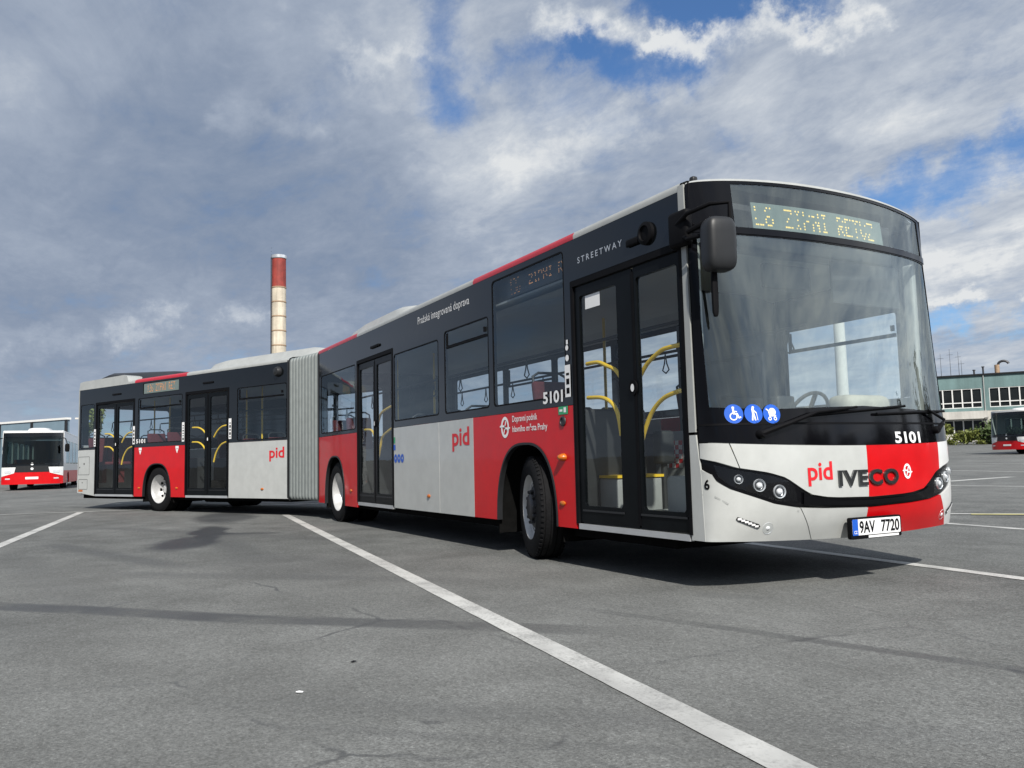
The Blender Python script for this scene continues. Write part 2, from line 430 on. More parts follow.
_tc = {}
def text2d(body, bold=0.0, space=1.0):
    key = (body, bold, space)
    if key not in _tc:
        cu = bpy.data.curves.new("t", 'FONT'); cu.body = body; cu.size = 1; cu.offset = bold; cu.resolution_u = 4; cu.space_character = space
        ob = bpy.data.objects.new("t", cu); col.objects.link(ob)
        dg = bpy.context.evaluated_depsgraph_get(); dg.update()
        me = bpy.data.meshes.new_from_object(ob.evaluated_get(dg))
        V = [(v.co.x, v.co.y) for v in me.vertices]; Fc = [tuple(p.vertices) for p in me.polygons]
        bpy.data.objects.remove(ob); bpy.data.meshes.remove(me)
        _tc[key] = (V, Fc)
    return _tc[key]
def lettering(name, body, fn, a0, a1, b0, b1, m, parent, off=.003, bold=0.0, M=None, t=0, space=1.0):
    """text stretched between a0 (left end) and a1 (right end), b0..b1 on surface fn"""
    V, Fc = text2d(body, bold, space)
    x0 = min(v[0] for v in V); x1 = max(v[0] for v in V); y0 = min(v[1] for v in V); y1 = max(v[1] for v in V)
    Q = [(a0+(v[0]-x0)/(x1-x0)*(a1-a0), b0+(v[1]-y0)/(y1-y0)*(b1-b0)) for v in V]
    mb = MB(); A = [fn(a, b, off) for a, b in Q]
    f = Fc[0]; nrm = (A[f[1]]-A[f[0]]).cross(A[f[2]]-A[f[0]]); pc = fn(*Q[f[0]], off+.01)-A[f[0]]
    F = Fc if nrm.dot(pc) > 0 else [g[::-1] for g in Fc]
    if t:
        n = len(A); B = [fn(a, b, off-t) for a, b in Q]
        cnt = {}
        for f in F:
            for i in range(len(f)): cnt[(f[i], f[(i+1) % len(f)])] = 1
        F = list(F)+[tuple(i+n for i in f[::-1]) for f in F]
        for (a, b) in cnt:
            if (b, a) not in cnt: F.append((b, a, a+n, b+n))
        A = A+B
    mb.add(A, F)
    return mb.build(name, m, parent, None if not t else 30, M)
def decal(name, polys, fn, m, parent, off=.003, M=None, t=0, grid=None):
    mb = MB()
    for p in polys:
        if isinstance(p, tuple): mb.patch(p[0], p[1], fn, t, grid, off)
        else: mb.patch(p, [], fn, t, grid, off)
    return mb.build(name, m, parent, 30, M)


# ------------------------------------------------------------------ ground
WD = Vector((-.5346, .8451)); WN = Vector((.8451, .5346))
def ground_z(x, y):
    w = (x-CAM.x)*WD.x+(y-CAM.y)*WD.y-8     # the yard rises gently towards the depot
    w = max(0.0, min(w, 108)); return .0002*w*w

def asphalt():
    m, k, b = principled('asphalt')
    tc = k.n('ShaderNodeTexCoord').outputs['Object']
    big, _ = k.noise(tc, .22, 5, .6, .4); mid, _ = k.noise(tc, 1.5, 6, .65, .3); fine, _ = k.noise(tc, 75, 3, .7)
    grit, _ = k.noise(tc, 190, 2, .6); soft, _ = k.noise(tc, .09, 3, .5)
    vor = k.n('ShaderNodeTexVoronoi'); k.put(vor.inputs['Vector'], tc); vor.inputs['Scale'].default_value = 75
    base = k.ramp(big, [(.3, (.116, .120, .117)), (.7, (.154, .158, .154))])
    base = k.mix(.55, base, k.ramp(mid, [(.28, (.36, .36, .36)), (.72, (1.36, 1.36, 1.36))]), 'MULTIPLY')
    base = k.mix(.9, base, k.ramp(fine, [(.34, (.50, .50, .50)), (.66, (1.50, 1.50, 1.50))]), 'MULTIPLY')
    f2, _ = k.noise(tc, 26, 4, .7)
    base = k.mix(.8, base, k.ramp(f2, [(.33, (.62, .62, .62)), (.67, (1.34, 1.34, 1.33))]), 'MULTIPLY')
    stone = k.sstep(vor.outputs['Distance'], .32, .12)
    sel = k.n('ShaderNodeSeparateColor'); k.put(sel.inputs[0], vor.outputs['Color'])
    stone = k.m('MULTIPLY', stone, k.sstep(sel.outputs[0], .80, .95))
    base = k.mix(k.m('MULTIPLY', stone, .55), base, (.40, .40, .38, 1))
    sep = k.n('ShaderNodeSeparateXYZ'); k.put(sep.inputs[0], tc)
    _, wcol = k.noise(tc, 1.1, 5, .6)
    wv = k.v('SCALE', k.v('SUBTRACT', wcol, (.5, .5, .5)), scale=.55)
    wx = k.v('ADD', tc, wv)
    def seg(a, bb, w, amp, soft_=.5):
        a = Vector((*a, 0)); bb = Vector((*bb, 0)); dv = bb-a; L = dv.length; dv /= L; nv = Vector((-dv.y, dv.x, 0))
        rel = k.v('SUBTRACT', k.v('ADD', tc, k.v('SCALE', wv, scale=.18)), tuple(a))
        al = k.v('DOT_PRODUCT', rel, tuple(dv)); ac = k.m('ABSOLUTE', k.v('DOT_PRODUCT', rel, tuple(nv)))
        f = k.m('MULTIPLY', k.sstep(ac, w, w*soft_), k.m('MULTIPLY', k.sstep(al, -.6, .4), k.sstep(al, L+.8, L-.4)))
        return k.m('MULTIPLY', f, k.m('MULTIPLY', amp, k.sstep(mid, .25, .6)))
    def blob(c, rx, ry, ang, amp):
        mp = k.n('ShaderNodeMapping', vector_type='TEXTURE'); k.put(mp.inputs[0], wx)
        mp.inputs['Location'].default_value = (*c, 0); mp.inputs['Rotation'].default_value = (0, 0, R(ang)); mp.inputs['Scale'].default_value = (rx, ry, 1)
        s2 = k.n('ShaderNodeSeparateXYZ'); k.put(s2.inputs[0], mp.outputs[0])
        dd = k.m('SQRT', k.m('ADD', k.m('MULTIPLY', s2.outputs[0], s2.outputs[0]), k.m('MULTIPLY', s2.outputs[1], s2.outputs[1])))
        return k.m('MULTIPLY', k.sstep(dd, 1.1, .55), amp)
    marks = [seg((-2.9, -5.9), (-.94, -4.15), .17, .75), seg((-.94, -4.15), (.4, -2.75), .16, .7), seg((.2, -2.2), (2.9, -1.35), .07, .6), seg((-6.5, -5.6), (-2.0, -5.0), .3, .16, .2),
             seg((-9.5, -3.2), (-4.5, -3.4), .35, .3, .2), seg((-10.5, -4.6), (-5.5, -2.0), .3, .28, .2), seg((.0, -2.1), (.75, -1.75), .12, .12), seg((.4, 2.6), (4, -2.2), .3, .12, .2),
             blob((-6.65, -3.78), 1.15, .42, -14, .8), blob((-8.3, -3.25), 1.3, .30, -10, .8), seg((-3.8, -4.6), (-1.6, -2.4), .22, .3, .2), seg((-7.5, -5.2), (-4.2, -4.2), .25, .4, .2), seg((1.0, -4.4), (2.6, -2.6), .18, .28, .2), seg((1.35, -4.4), (2.95, -2.7), .05, .25), blob((-11.6, -2.5), 2.0, .6, -10, .7), blob((-7.6, -2.9), .6, .2, 50, .5), blob((1.57, -3.98), .05, .03, 30, .6), blob((.16, -1.2), .3, .13, 20, .22),
             blob((2.35, -1.55), .12, .04, 0, .5), blob((-3.4, -3.2), 1.4, .8, 10, .18), blob((-1.8, -6.0), 1.6, .7, 20, .14)]
    acc = marks[0]
    for q in marks[1:]: acc = k.m('ADD', acc, q)
    vc = k.n('ShaderNodeTexVoronoi', feature='DISTANCE_TO_EDGE'); k.put(vc.inputs['Vector'], k.v('ADD', tc, k.v('SCALE', wv, scale=.7))); vc.inputs['Scale'].default_value = .42
    crack = k.m('MULTIPLY', k.sstep(vc.outputs['Distance'], .0075, .002), k.m('MULTIPLY', k.sstep(soft, .50, .60), k.sstep(mid, .42, .62)))
    drips = k.n('ShaderNodeTexVoronoi'); k.put(drips.inputs['Vector'], tc); drips.inputs['Scale'].default_value = 1.6
    dsel = k.n('ShaderNodeSeparateColor'); k.put(dsel.inputs[0], drips.outputs['Color'])
    drip = k.m('MULTIPLY', k.sstep(drips.outputs['Distance'], k.m('MULTIPLY', dsel.outputs[1], .13), .0), k.m('MULTIPLY', k.sstep(dsel.outputs[0], .70, .75), .55))
    acc = k.m('ADD', acc, k.m('ADD', k.m('MULTIPLY', crack, .7), drip))
    acc = k.m('MINIMUM', acc, .88)
    col_ = k.mix(acc, base, (.028, .030, .034, 1))
    # long faint paving seams
    sx = k.m('ADD', k.m('MULTIPLY', sep.outputs[0], .125), sep.outputs[1])
    fr = k.m('ABSOLUTE', k.m('SUBTRACT', k.m('FRACT', k.m('DIVIDE', k.m('ADD', sx, 100.7), 3.4)), .5))
    seam = k.m('MULTIPLY', k.sstep(fr, .006, .001), k.m('MULTIPLY', k.sstep(big, .45, .6), .35))
    # worn, lighter aggregate where traffic polished it
    col_ = k.mix(k.m('MULTIPLY', k.sstep(soft, .45, .65), .22), col_, (.20, .20, .19, 1))
    k.put(b.inputs['Base Color'], col_)
    k.put(b.inputs['Roughness'], k.m('SUBTRACT', .86, k.m('MULTIPLY', acc, .42)))
    b.inputs['Specular IOR Level'].default_value = .22
    bp = k.n('ShaderNodeBump'); bp.inputs['Strength'].default_value = .8; bp.inputs['Distance'].default_value = .006
    k.put(bp.inputs['Height'], k.m('ADD', fine, k.m('MULTIPLY', grit, .6))); k.put(b.inputs['Normal'], bp.outputs[0])
    return m

def build_ground():
    ws = [-3000, -800, -200, -60, -20, 0, 5]+[8+2.5*i for i in range(44)]+[117, 150, 400, 1200, 5000]
    vs = [-5000, -1500, -400, -150, -60, -20, 0, 20, 60, 150, 400, 1500, 5000]
    V = []; F = []
    for w in ws:
        for v in vs:
            x = CAM.x+WD.x*w+WN.x*v; y = CAM.y+WD.y*w+WN.y*v; V.append((x, y, ground_z(x, y)))
    n = len(vs)
    for i in range(len(ws)-1):
        for j in range(n-1): F.append((i*n+j, i*n+j+1, (i+1)*n+j+1, (i+1)*n+j))
    mb = MB(); mb.add(V, F)
    bm = bmesh.new()
    o = mb.build('ground', asphalt())
    bm.from_mesh(o.data); bmesh.ops.recalc_face_normals(bm, faces=bm.faces)
    if bm.faces[0].normal.z < 0: bmesh.ops.reverse_faces(bm, faces=bm.faces)
    bm.to_mesh(o.data); bm.free()
    tag(o, kind='structure')
build_ground()

def road_paint(name, c):
    m, k, b = principled(name)
    tc = k.n('ShaderNodeTexCoord').outputs['Object']
    a, _ = k.noise(tc, 3, 6, .7); f, _ = k.noise(tc, 60, 4, .75); g, _ = k.noise(tc, .8, 4, .6)
    wear = k.sstep(k.m('ADD', k.m('MULTIPLY', a, .55), k.m('MULTIPLY', f, .45)), .44, .64)
    colr = k.mix(k.m('MULTIPLY', wear, .7), (*c, 1), (.15, .15, .145, 1))
    colr = k.mix(k.m('MULTIPLY', k.sstep(g, .48, .64), .50), colr, (.20, .20, .195, 1))
    k.put(b.inputs['Base Color'], colr); b.inputs['Roughness'].default_value = .7
    bp = k.n('ShaderNodeBump'); bp.inputs['Strength'].default_value = .3; bp.inputs['Distance'].default_value = .004
    k.put(bp.inputs['Height'], f); k.put(b.inputs['Normal'], bp.outputs[0])
    return m
LINEW = road_paint('white_road_paint', (.50, .50, .48)); LINEY = road_paint('yellow_road_paint', (.60, .55, .22))
def marking(p, q, w, m=LINEW, lift=.004):
    p = Vector(p); q = Vector(q); d = (q-p); L = d.length; d /= L; n = Vector((-d.y, d.x))*w/2
    k = max(1, int(L/.12)); V = []; F = []
    for i in range(k+1):
        c = p+d*L*i/k
        for s in (-1, 1):
            e = c+n*s*(1+random.uniform(-.02, .02)); V.append((e.x, e.y, ground_z(c.x, c.y)+lift))
    for i in range(k): F.append((i*2, i*2+1, i*2+3, i*2+2) if False else (i*2+1, i*2, i*2+2, i*2+3))
    mb = MB(); mb.add(V, F); o = mb.build('road_marking', m, None, None)
    if o.data.polygons[0].normal.z < 0: o.data.flip_normals()
    tag(o, kind='structure')
marking((-11.43, -1.46), (6.5, -3.70), .135)
marking((-16.15, -4.78), (3.0, -7.2), .14)
marking((-18.6, -14.0), (-13.2, 7.5), .14, lift=.008)
marking((-12.0, 2.2), (7.5, .25), .13)
marking((-9.0, 5.53), (8.0, 3.4), .14)
marking((-6.2, 3.75), (3.2, 11.3), .14, lift=.008)
marking((-3.00, 6.18), (-2.45, 6.62), .15, LINEY, .012)
marking((-1.9, 7.08), (-1.2, 7.64), .15, LINEY, .012)
marking((-16.0, 12.7), (6.0, 17.0), .16)
marking((-10.25, 16.2), (-10.5, 19.6), .3)
marking((-20.6, 25.6), (2.0, 19.5), .16)
marking((-24, 33.0), (-4, 29.5), .16)


# ------------------------------------------------------------------ the articulated bus
HW = 1.275
ZK = [.30, .40, .50, .62, .95, 1.05, 1.4, 2.0, 2.55, 2.95]
XK = [.225, .29, .325, .345, .34, .33, .29, .225, .165, .125]
KC = [.08, .08, .08, .08, .085, .09, .10, .12, .14, .15]
EK = [.0, .0, -.01, -.015, -.02, -.02, -.03, -.04, -.05, -.06]
def interp(x, xs, ys):
    if x <= xs[0]: return ys[0]
    for i in range(len(xs)-1):
        if x <= xs[i+1]: return ys[i]+(ys[i+1]-ys[i])*(x-xs[i])/(xs[i+1]-xs[i])
    return ys[-1]
def smoothi(x, xs, ys):   # a little smoothing of the profile so that highlights run evenly
    return sum(interp(x+d, xs, ys) for d in (-.06, -.03, 0, .03, .06))/5
def front_x(t, z):
    xc = smoothi(z, ZK, XK); kc = smoothi(z, ZK, KC); b = xc-kc-smoothi(z, ZK, EK)
    return xc-kc*t*t-b*(1-math.sqrt(max(0, 1-t**4)))
_t = [i*.9/300 for i in range(301)] + [1-.1*(1-i/400)**3 for i in range(1, 401)]
_s = [0.0]
for i in range(1, len(_t)):
    _s.append(_s[-1]+math.hypot(front_x(_t[i], .8)-front_x(_t[i-1], .8), HW*(_t[i]-_t[i-1])))
SM = _s[-1]
import bisect
def t_of(s):
    a = min(abs(s), SM-1e-6); i = max(1, bisect.bisect_left(_s, a))
    t = _t[i-1]+(_t[i]-_t[i-1])*(a-_s[i-1])/max(1e-9, _s[i]-_s[i-1])
    return math.copysign(t, s)
def front_p(s, z):
    t = t_of(s); return Vector((front_x(abs(t), z), HW*t, z))
def FM(s, z, off=0.0):
    p = front_p(s, z)
    if off == 0: return p
    e = .02
    a = front_p(max(-SM, s-e), z); b = front_p(min(SM, s+e), z); c = front_p(s, z-e); d = front_p(s, z+e)
    n = (b-a).cross(d-c).normalized()
    return p+n*off
def SR(u, z, off=0.0): return Vector((-u, -HW-off, z))
def SL(u, z, off=0.0): return Vector((-u, HW+off, z))

bus = empty('articulated_bus')
tag(bus, 'long red, silver and black articulated bus in the foreground, bent at its grey bellows', 'bus')
PHI = .43165
MR = Matrix.Translation((-10.7, -.0043, 0)) @ Matrix.Rotation(PHI, 4, 'Z')    # frame of the rear section
I4 = Matrix.Identity(4)

def arch_pts(cu, hw, z0, ztop, ex=2.7, n=20, e=2.3):
    o = []
    for i in range(n+1):
        a = math.pi*i/n
        c, s = math.cos(a), math.sin(a)
        o.append((cu-hw*math.copysign(abs(c)**(2/ex), c), z0+(ztop-z0)*abs(s)**(2/e)))
    return o   # from cu-hw to cu+hw over the top

def lower_panel(u0, u1, z0, z1, m, M, fn, label, arches=()):
    poly = [(u0, z0)]
    for (cu, hw, zt) in arches: poly += arch_pts(cu, hw, z0, zt)
    poly += [(u1, z0), (u1, z1), (u0, z1)]
    o = MB().patch(poly, [], fn, .03).build('side_panel', m, bus, 30, M)
    o['label'] = label
    return o
def arch_trim(cu, hw, z0, zt, M, fn):
    P = arch_pts(cu, hw, z0, zt, n=30); Q = arch_pts(cu, hw-.022, z0, zt-.022, n=30)
    MB().patch(P+Q[::-1], [], fn, .05, off=.008).build('arch_trim', PLASTIC, bus, 30, M)
def wheel_well(cu, hw, zt, M, sgn):
    mb = MB(); P = arch_pts(cu, hw+.03, .2, zt+.03, n=16)
    y0, y1 = sgn*(HW-.03), sgn*(HW-.72)
    V = [(-u, y, z) for (u, z) in P for y in (y0, y1)]
    F = [(2*i, 2*i+1, 2*i+3, 2*i+2) for i in range(len(P)-1)]
    mb.add(V, F); mb.add([(-u, y1, z) for u, z in P], [tuple(range(len(P)))])
    mb.build('wheel_housing', UNDER, bus, 40, M)

def window(u0, u1, z0, z1, M, fn, slider=None, gmat=WINGL, r=.05, name='window'):
    """pane a hair proud of the band so that the glazing reads flush"""
    fr = MB().patch(rect(u0-.004, u1+.004, z0-.004, z1+.004, r), [rect(u0+.012, u1-.012, z0+.012, z1-.012, r*.8)], fn, .02, off=.001).build(name, RUBBER, bus, 30, M)
    MB().patch(rect(u0+.012, u1-.012, z0+.012, z1-.012, r*.8), [], fn, 0, off=-.004).build('window_pane', gmat, fr, None)
    if slider:
        a, b, zs = slider
        mb = MB()
        mb.patch(rect(a, b, zs-.016, zs+.016), [], fn, .02, off=.004)
        mb.patch(rect(b-.03, b, zs+.017, z1-.03), [], fn, .02, off=.004)
        mb.patch(rect(a+.02, a+.05, zs+.04, zs+.09), [], fn, .02, off=.012)
        mb.build('vent_frame', RUBBER, fr)
    return fr

def band(u0, u1, z0, z1, holes, M, fn):
    MB().patch(rect(u0, u1, z0, z1), [rect(*h[:4], h[4] if len(h) > 4 else .05) for h in holes], fn, .045).build('window_band', BLACK, bus, 30, M)

def door(u0, u1, us, z0, z1, M, fn, rails, gl):
    """two leaves, outer edges u0 < us < u1; gl = glass limits per leaf"""
    for k, (a, b) in enumerate(((u0, us), (us, u1))):
        g0, g1, gz0, gz1 = gl[k]
        lf = MB().patch(rect(a+.006, b-.006, z0+.01, z1-.012, .02), [rect(g0, g1, gz0, gz1, .03)], fn, .035, off=-.012).build('door_leaf', DOORBLK, bus, 30, M)
        MB().patch(rect(g0, g1, gz0, gz1, .03), [], fn, 0, off=-.026).build('window_pane', DOORGL, lf, None)
        mb = MB(); mb.patch(rect(g0-.02, g1+.02, gz0-.045, gz0-.03), [], fn, .008, off=-.003); mb.build('kick_strip', PLASTIC, lf)
        if k == 1:
            mb = MB(); mb.patch(rect(a-.012, a+.02, z0+.03, z1-.04), [], fn, .02, off=-.008); mb.build('door_seal', RUBBER, lf)
        for path in rails[k]:
            pts = [fn(p[0], p[1], -.075) for p in spline(path)]
            MB().tube(pts, .017, 10).build('handrail', YELLOW, lf)
    MB().patch(rect(u0, u1, z0-.045, z0+.0), [], fn, .04, off=.004).build('door_sill', ALU, bus, 30, M)
    f0 = rect(u0-.035, u1+.035, z0, z1+.035, .04); h0 = rect(u0, u1, z0-.0, z1, .015)
    # frame above and beside the leaves
    fr = [(u0-.035, z0), (u0, z0), (u0, z1), (u1, z1), (u1, z0), (u1+.035, z0), (u1+.035, z1+.05), (u0-.035, z1+.05)]
    MB().patch(fr, [], fn, .05, off=.006).build('door_frame', RUBBER, bus, 30, M)
def spline(pts, n=8):
    P = [Vector(p) for p in pts]; o = []
    for i in range(len(P)-1):
        a = P[max(0, i-1)]; b = P[i]; c = P[i+1]; d = P[min(len(P)-1, i+2)]
        for j in range(n):
            t = j/n
            o.append(.5*((2*b)+(c-a)*t+(2*a-5*b+4*c-d)*t*t+(3*b-a-3*c+d)*t**3))
    o.append(P[-1]); return o

ZB, ZBELT, ZR, ZD = .335, 1.388, 2.82, 2.405
# --- front section, door side
ARCH1 = (2.50, .585, 1.09); ARCH2 = (8.82, .56, 1.06)
lower_panel(1.615, 3.62, ZB, ZBELT-.004, RED, I4, SR, 'red panel round the front wheel arch', [ARCH1])
lower_panel(3.624, 4.545, ZB, ZBELT-.004, SILVER, I4, SR, 'narrow silver panel with red lettering')
lower_panel(4.555, 6.07, ZB, ZBELT-.004, SILVER, I4, SR, 'wide silver panel beside the middle door')
lower_panel(7.645, 9.78, .28, ZBELT-.004, RED, I4, SR, 'red panel beside the bellows', [ARCH2])
for a, Mx, fn, sg in ((ARCH1, I4, SR, -1), (ARCH2, I4, SR, -1), (ARCH1, I4, SL, 1), (ARCH2, I4, SL, 1)):
    arch_trim(a[0], a[1], ZB if a is ARCH1 else .28, a[2], Mx, fn); wheel_well(a[0], a[1], a[2], Mx, sg)
WR = [(1.72, 3.12, 1.47, 2.76), (3.22, 4.36, 1.47, 2.42), (4.54, 6.04, 1.47, 2.36), (7.72, 9.62, 1.44, 2.42)]
# the band, notched for the two doors
def notched(u0, u1, doors, z0, z1, zd):
    p = [(u0, z0)]
    for a, b in doors:
        if a <= u0+.001: p = [(a, zd), (b, zd), (b, z0)]
        else: p += [(a, z0), (a, zd), (b, zd), (b, z0)]
    p += [(u1, z0), (u1, z1), (u0, z1)]
    return p
MB().patch(notched(.135, 9.78, [(.135, 1.612), (6.08, 7.64)], ZBELT, ZR, ZD+.055),
           [rect(*w, .05) for w in WR], SR, .045).build('window_band', BLACK, bus, 30, I4)
window(*WR[0], I4, SR)
window(*WR[1], I4, SR, slider=(3.26, 4.30, 2.23))
window(*WR[2], I4, SR); window(*WR[3], I4, SR)
RF = [[[(.76, 1.55), (.66, 1.64), (.5, 1.715), (.39, 1.73), (.27, 1.732)], [(.785, .98), (.74, 1.10), (.63, 1.26), (.48, 1.36), (.29, 1.40)]],
      [[(1.50, 1.73), (1.33, 1.725), (1.2, 1.68), (1.08, 1.63), (.98, 1.53)], [(1.50, 1.44), (1.29, 1.425), (1.15, 1.37), (1.07, 1.27), (1.03, 1.1)]]]
door(.155, 1.575, .735, .38, ZD, I4, SR, RF, [(.20, .695, .53, 2.31), (.955, 1.50, .53, 2.31)])
door(6.115, 7.605, 6.86, .36, ZD, I4, SR, [[[(6.9, 1.0), (6.82, 1.15), (6.7, 1.3), (6.3, 1.4)], [(6.9, 1.5), (6.75, 1.63), (6.3, 1.7)]], [[(6.93, 1.1), (7.05, 1.3), (7.2, 1.4), (7.5, 1.42)]]],
     [(6.19, 6.78, .50, 2.31), (6.93, 7.53, .50, 2.31)])
# --- front section, far side
WLs = [(.30, 1.60, 1.36, 2.15), (1.72, 3.12, 1.47, 2.42), (3.22, 4.5, 1.47, 2.42), (4.6, 6.04, 1.47, 2.42), (6.14, 7.60, 1.47, 2.42), (7.70, 9.62, 1.47, 2.42)]
MB().patch(rect(.135, 9.78, ZBELT, ZR), [rect(*w, .05) for w in WLs], SL, .045).build('window_band', BLACK, bus, 30, I4)
for i, w in enumerate(WLs): window(*w, I4, SL, slider=(w[0]+.04, w[1]-.04, 2.12 if i else 1.94) if i in (0, 2, 4) else None)
lower_panel(.135, 1.6, ZB, ZBELT-.004, SILVER, I4, SL, 'silver panel under the driver window')
lower_panel(1.605, 3.62, ZB, ZBELT-.004, RED, I4, SL, 'far side red panel round the front wheel', [ARCH1])
lower_panel(3.63, 7.64, ZB, ZBELT-.004, SILVER, I4, SL, 'far side long silver panel')
lower_panel(7.645, 9.78, .28, ZBELT-.004, RED, I4, SL, 'far side red panel beside the bellows', [ARCH2])
# --- corner pillars
for fn in (SR, SL):
    e = lambda z: .045+.012*(z-.5)
    mb = MB(); mb.patch([(e(1.09), 1.09), (.135, 1.09), (.135, 2.86), (e(2.86), 2.86)], [], fn, .05, off=.004)
    mb.build('corner_pillar', ROOFSILVER, bus)
    mb = MB(); mb.patch([(-.002, .345), (.135, .345), (.135, 1.07), (e(1.07), 1.07), (.015, .8)], [], fn, .05, off=.002)
    mb.build('corner_panel', SILVER, bus)
    mb = MB(); mb.patch([(.01, .5), (.06, .5), (.075, 2.87), (.04, 2.87)], [], fn, .06, off=-.012); mb.build('pillar_seal', RUBBER, bus)

# --- front face
def mirror_s(l): return l + [(-a, b) for a, b in l[::-1]]
TOPL = [(-1.41, .905), (-1.28, .880), (-1.15, .838), (-.926, .80), (-.794, .762), (-.68, .690), (-.596, .642), (-.46, .620), (-.34, .612), (0, .604)]
BOTL = [(-1.41, .835), (-1.32, .800), (-1.287, .75), (-1.20, .70), (-1.098, .664), (-.891, .594), (-.706, .561), (-.45, .545), (0, .532)]
TOPC = TOPL+[(-a, b) for a, b in TOPL[-2::-1]]; BOTC = BOTL+[(-a, b) for a, b in BOTL[-2::-1]]
def curve_z(c, s): return interp(s, [p[0] for p in c], [p[1] for p in c])
def part_between(s0, s1, lo, hi, n=24):
    """outline between two curves lo(s) and hi(s); s0 and s1 may be (s at bottom, s at top)"""
    a0, a1 = s0 if isinstance(s0, tuple) else (s0, s0); b0, b1 = s1 if isinstance(s1, tuple) else (s1, s1)
    o = [(a0+(b0-a0)*i/n, lo(a0+(b0-a0)*i/n)) for i in range(n+1)]
    o += [(b1+(a1-b1)*i/n, hi(b1+(a1-b1)*i/n)) for i in range(n+1)]
    return o
top_z = lambda s: 2.920-.065*(min(1.41, abs(s))/1.38)**2.5
lip = lambda s: .345-.030*max(0, 1-abs(s)/1.2)
bt = lambda s: curve_z(BOTC, s)-.004; tp = lambda s: curve_z(TOPC, s)+.004
hood = lambda s: .975+.035*min(1, (abs(s)/1.3))**2
G = .05
def fpanel(name, s0, s1, lo, hi, m, label=None, t=.03):
    o = MB().patch(part_between(s0, s1, lo, hi), [], FM, t, G).build(name, m, bus, 40)
    if label: o['label'] = label
fpanel('front_bumper', -1.410, (-.530, -.688), lip, bt, SILVER, 'silver bumper corner by the door')
fpanel('front_bumper', (-.522, -.680), (-.048, -.044), lip, bt, SILVER, 'silver middle of the bumper')
fpanel('front_bumper', (-.047, -.043), (1.04, .855), lip, bt, RED, 'red half of the bumper')
fpanel('front_bumper', (1.041, .856), 1.410, lip, bt, WHITEPAINT, 'white far corner of the bumper')
fpanel('front_hood', -1.410, (-1.133, -1.19), tp, hood, SILVER, 'silver corner above the headlamps')
fpanel('front_hood', (-1.125, -1.182), (-.043, -.036), tp, hood, SILVER, 'silver half of the front flap')
fpanel('front_hood', (-.042, -.035), (.86, .875), tp, hood, RED, 'red half of the front flap')
fpanel('front_hood', (.861, .876), 1.410, tp, hood, WHITEPAINT, 'white far corner of the front flap')
lampband = MB().patch(part_between(-1.41, 1.41, lambda s: curve_z(BOTC, s), lambda s: curve_z(TOPC, s), 48), [], FM, .04, G, off=-.012).build('lamp_band', MASK, bus, 40)
# a moulded ridge along the black band
MB().patch(part_between(-.66, .66, lambda s: curve_z(BOTC, s)+.02, lambda s: curve_z(TOPC, s)-.018, 30), [], FM, .012, G, off=.004).build('grille_ridge', MASK, bus, 40)
def on_front(s, z, off=0.0):
    p = FM(s, z, off); n = (FM(s, z, .05)-FM(s, z)).normalized()
    return p, n
def disc_lamp(s, z, r, name='headlamp', depth=.03, off=-.004, ring=CHROME):
    p, n = on_front(s, z, off); M = Matrix.Translation(p) @ n.to_track_quat('Z', 'Y').to_matrix().to_4x4()
    h = MB().lathe([(r*1.03, -.012), (r*1.03, .004), (r, .006), (r*.97, .004), (r*.80, -.004), (r*.45, -.012), (.001, -.014)], M, 28).build(name, MIRRORCH, bus, 40)
    MB().lathe([(r*.50, -.010), (r*.48, .002), (r*.3, .009), (.001, .012)], M, 20).build('bulb', WHITE, h, 60); MB().lathe([(r*.80, -.003), (r*.76, .004), (r*.68, .004), (r*.66, -.004)], M, 28).build('lamp_ring', ring, h, 40)
    MB().lathe([(r*1.0, .009), (r*.6, .016), (.001, .019)], M, 28).build('lens', LAMPGL, h, 60)
for sg in (-1, 1):
    disc_lamp(sg*1.140, .762, .030); disc_lamp(sg*.998, .718, .042); disc_lamp(sg*.850, .672, .045)
    disc_lamp(sg*.925, .427, .040, 'fog_lamp', .035, -.006)
    mb = MB(); mb.patch([(sg*1.155, .512), (sg*1.165, .497), (sg*1.15, .484), (sg*1.005, .432), (sg*.99, .444), (sg*1.002, .460)], [], FM, .012, .03, .008); mb.build('day_lamp_housing', BLACK, bus)
    mb = MB()
    for i in range(6):
        t = i/5; s = sg*(1.142-.125*t); z = .499-.050*t
        mb.patch(rect(s-.013, s+.013, z-.008, z+.006), [], FM, 0, None, .0095)
    mb.build('day_lamp', WHITE, bus)
for sg in (-1, 1):
    pz = [(sg*a_, b_) for a_, b_ in ((1.30, .862), (1.15, .822), (.93, .784), (.80, .748), (.74, .70), (.72, .60), (.88, .612), (1.08, .676), (1.20, .722), (1.275, .778))]
    MB().patch(pz, [], FM, 0, .04, .010).build('lamp_cover', LAMPGL, bus, 80)
# shading of the bumper corner crease, painted as a flat darker strip
mb = MB()
for off_, w in ((0, .012),):
    pts = [(-1.405, .66), (-1.30, .645), (-1.22, .60), (-.70, .535)]
    for q in stroke(pts, w): mb.patch(q, [], FM, 0, None, .0025)
mb.build('crease_shading', ROOFSILVER, bus)

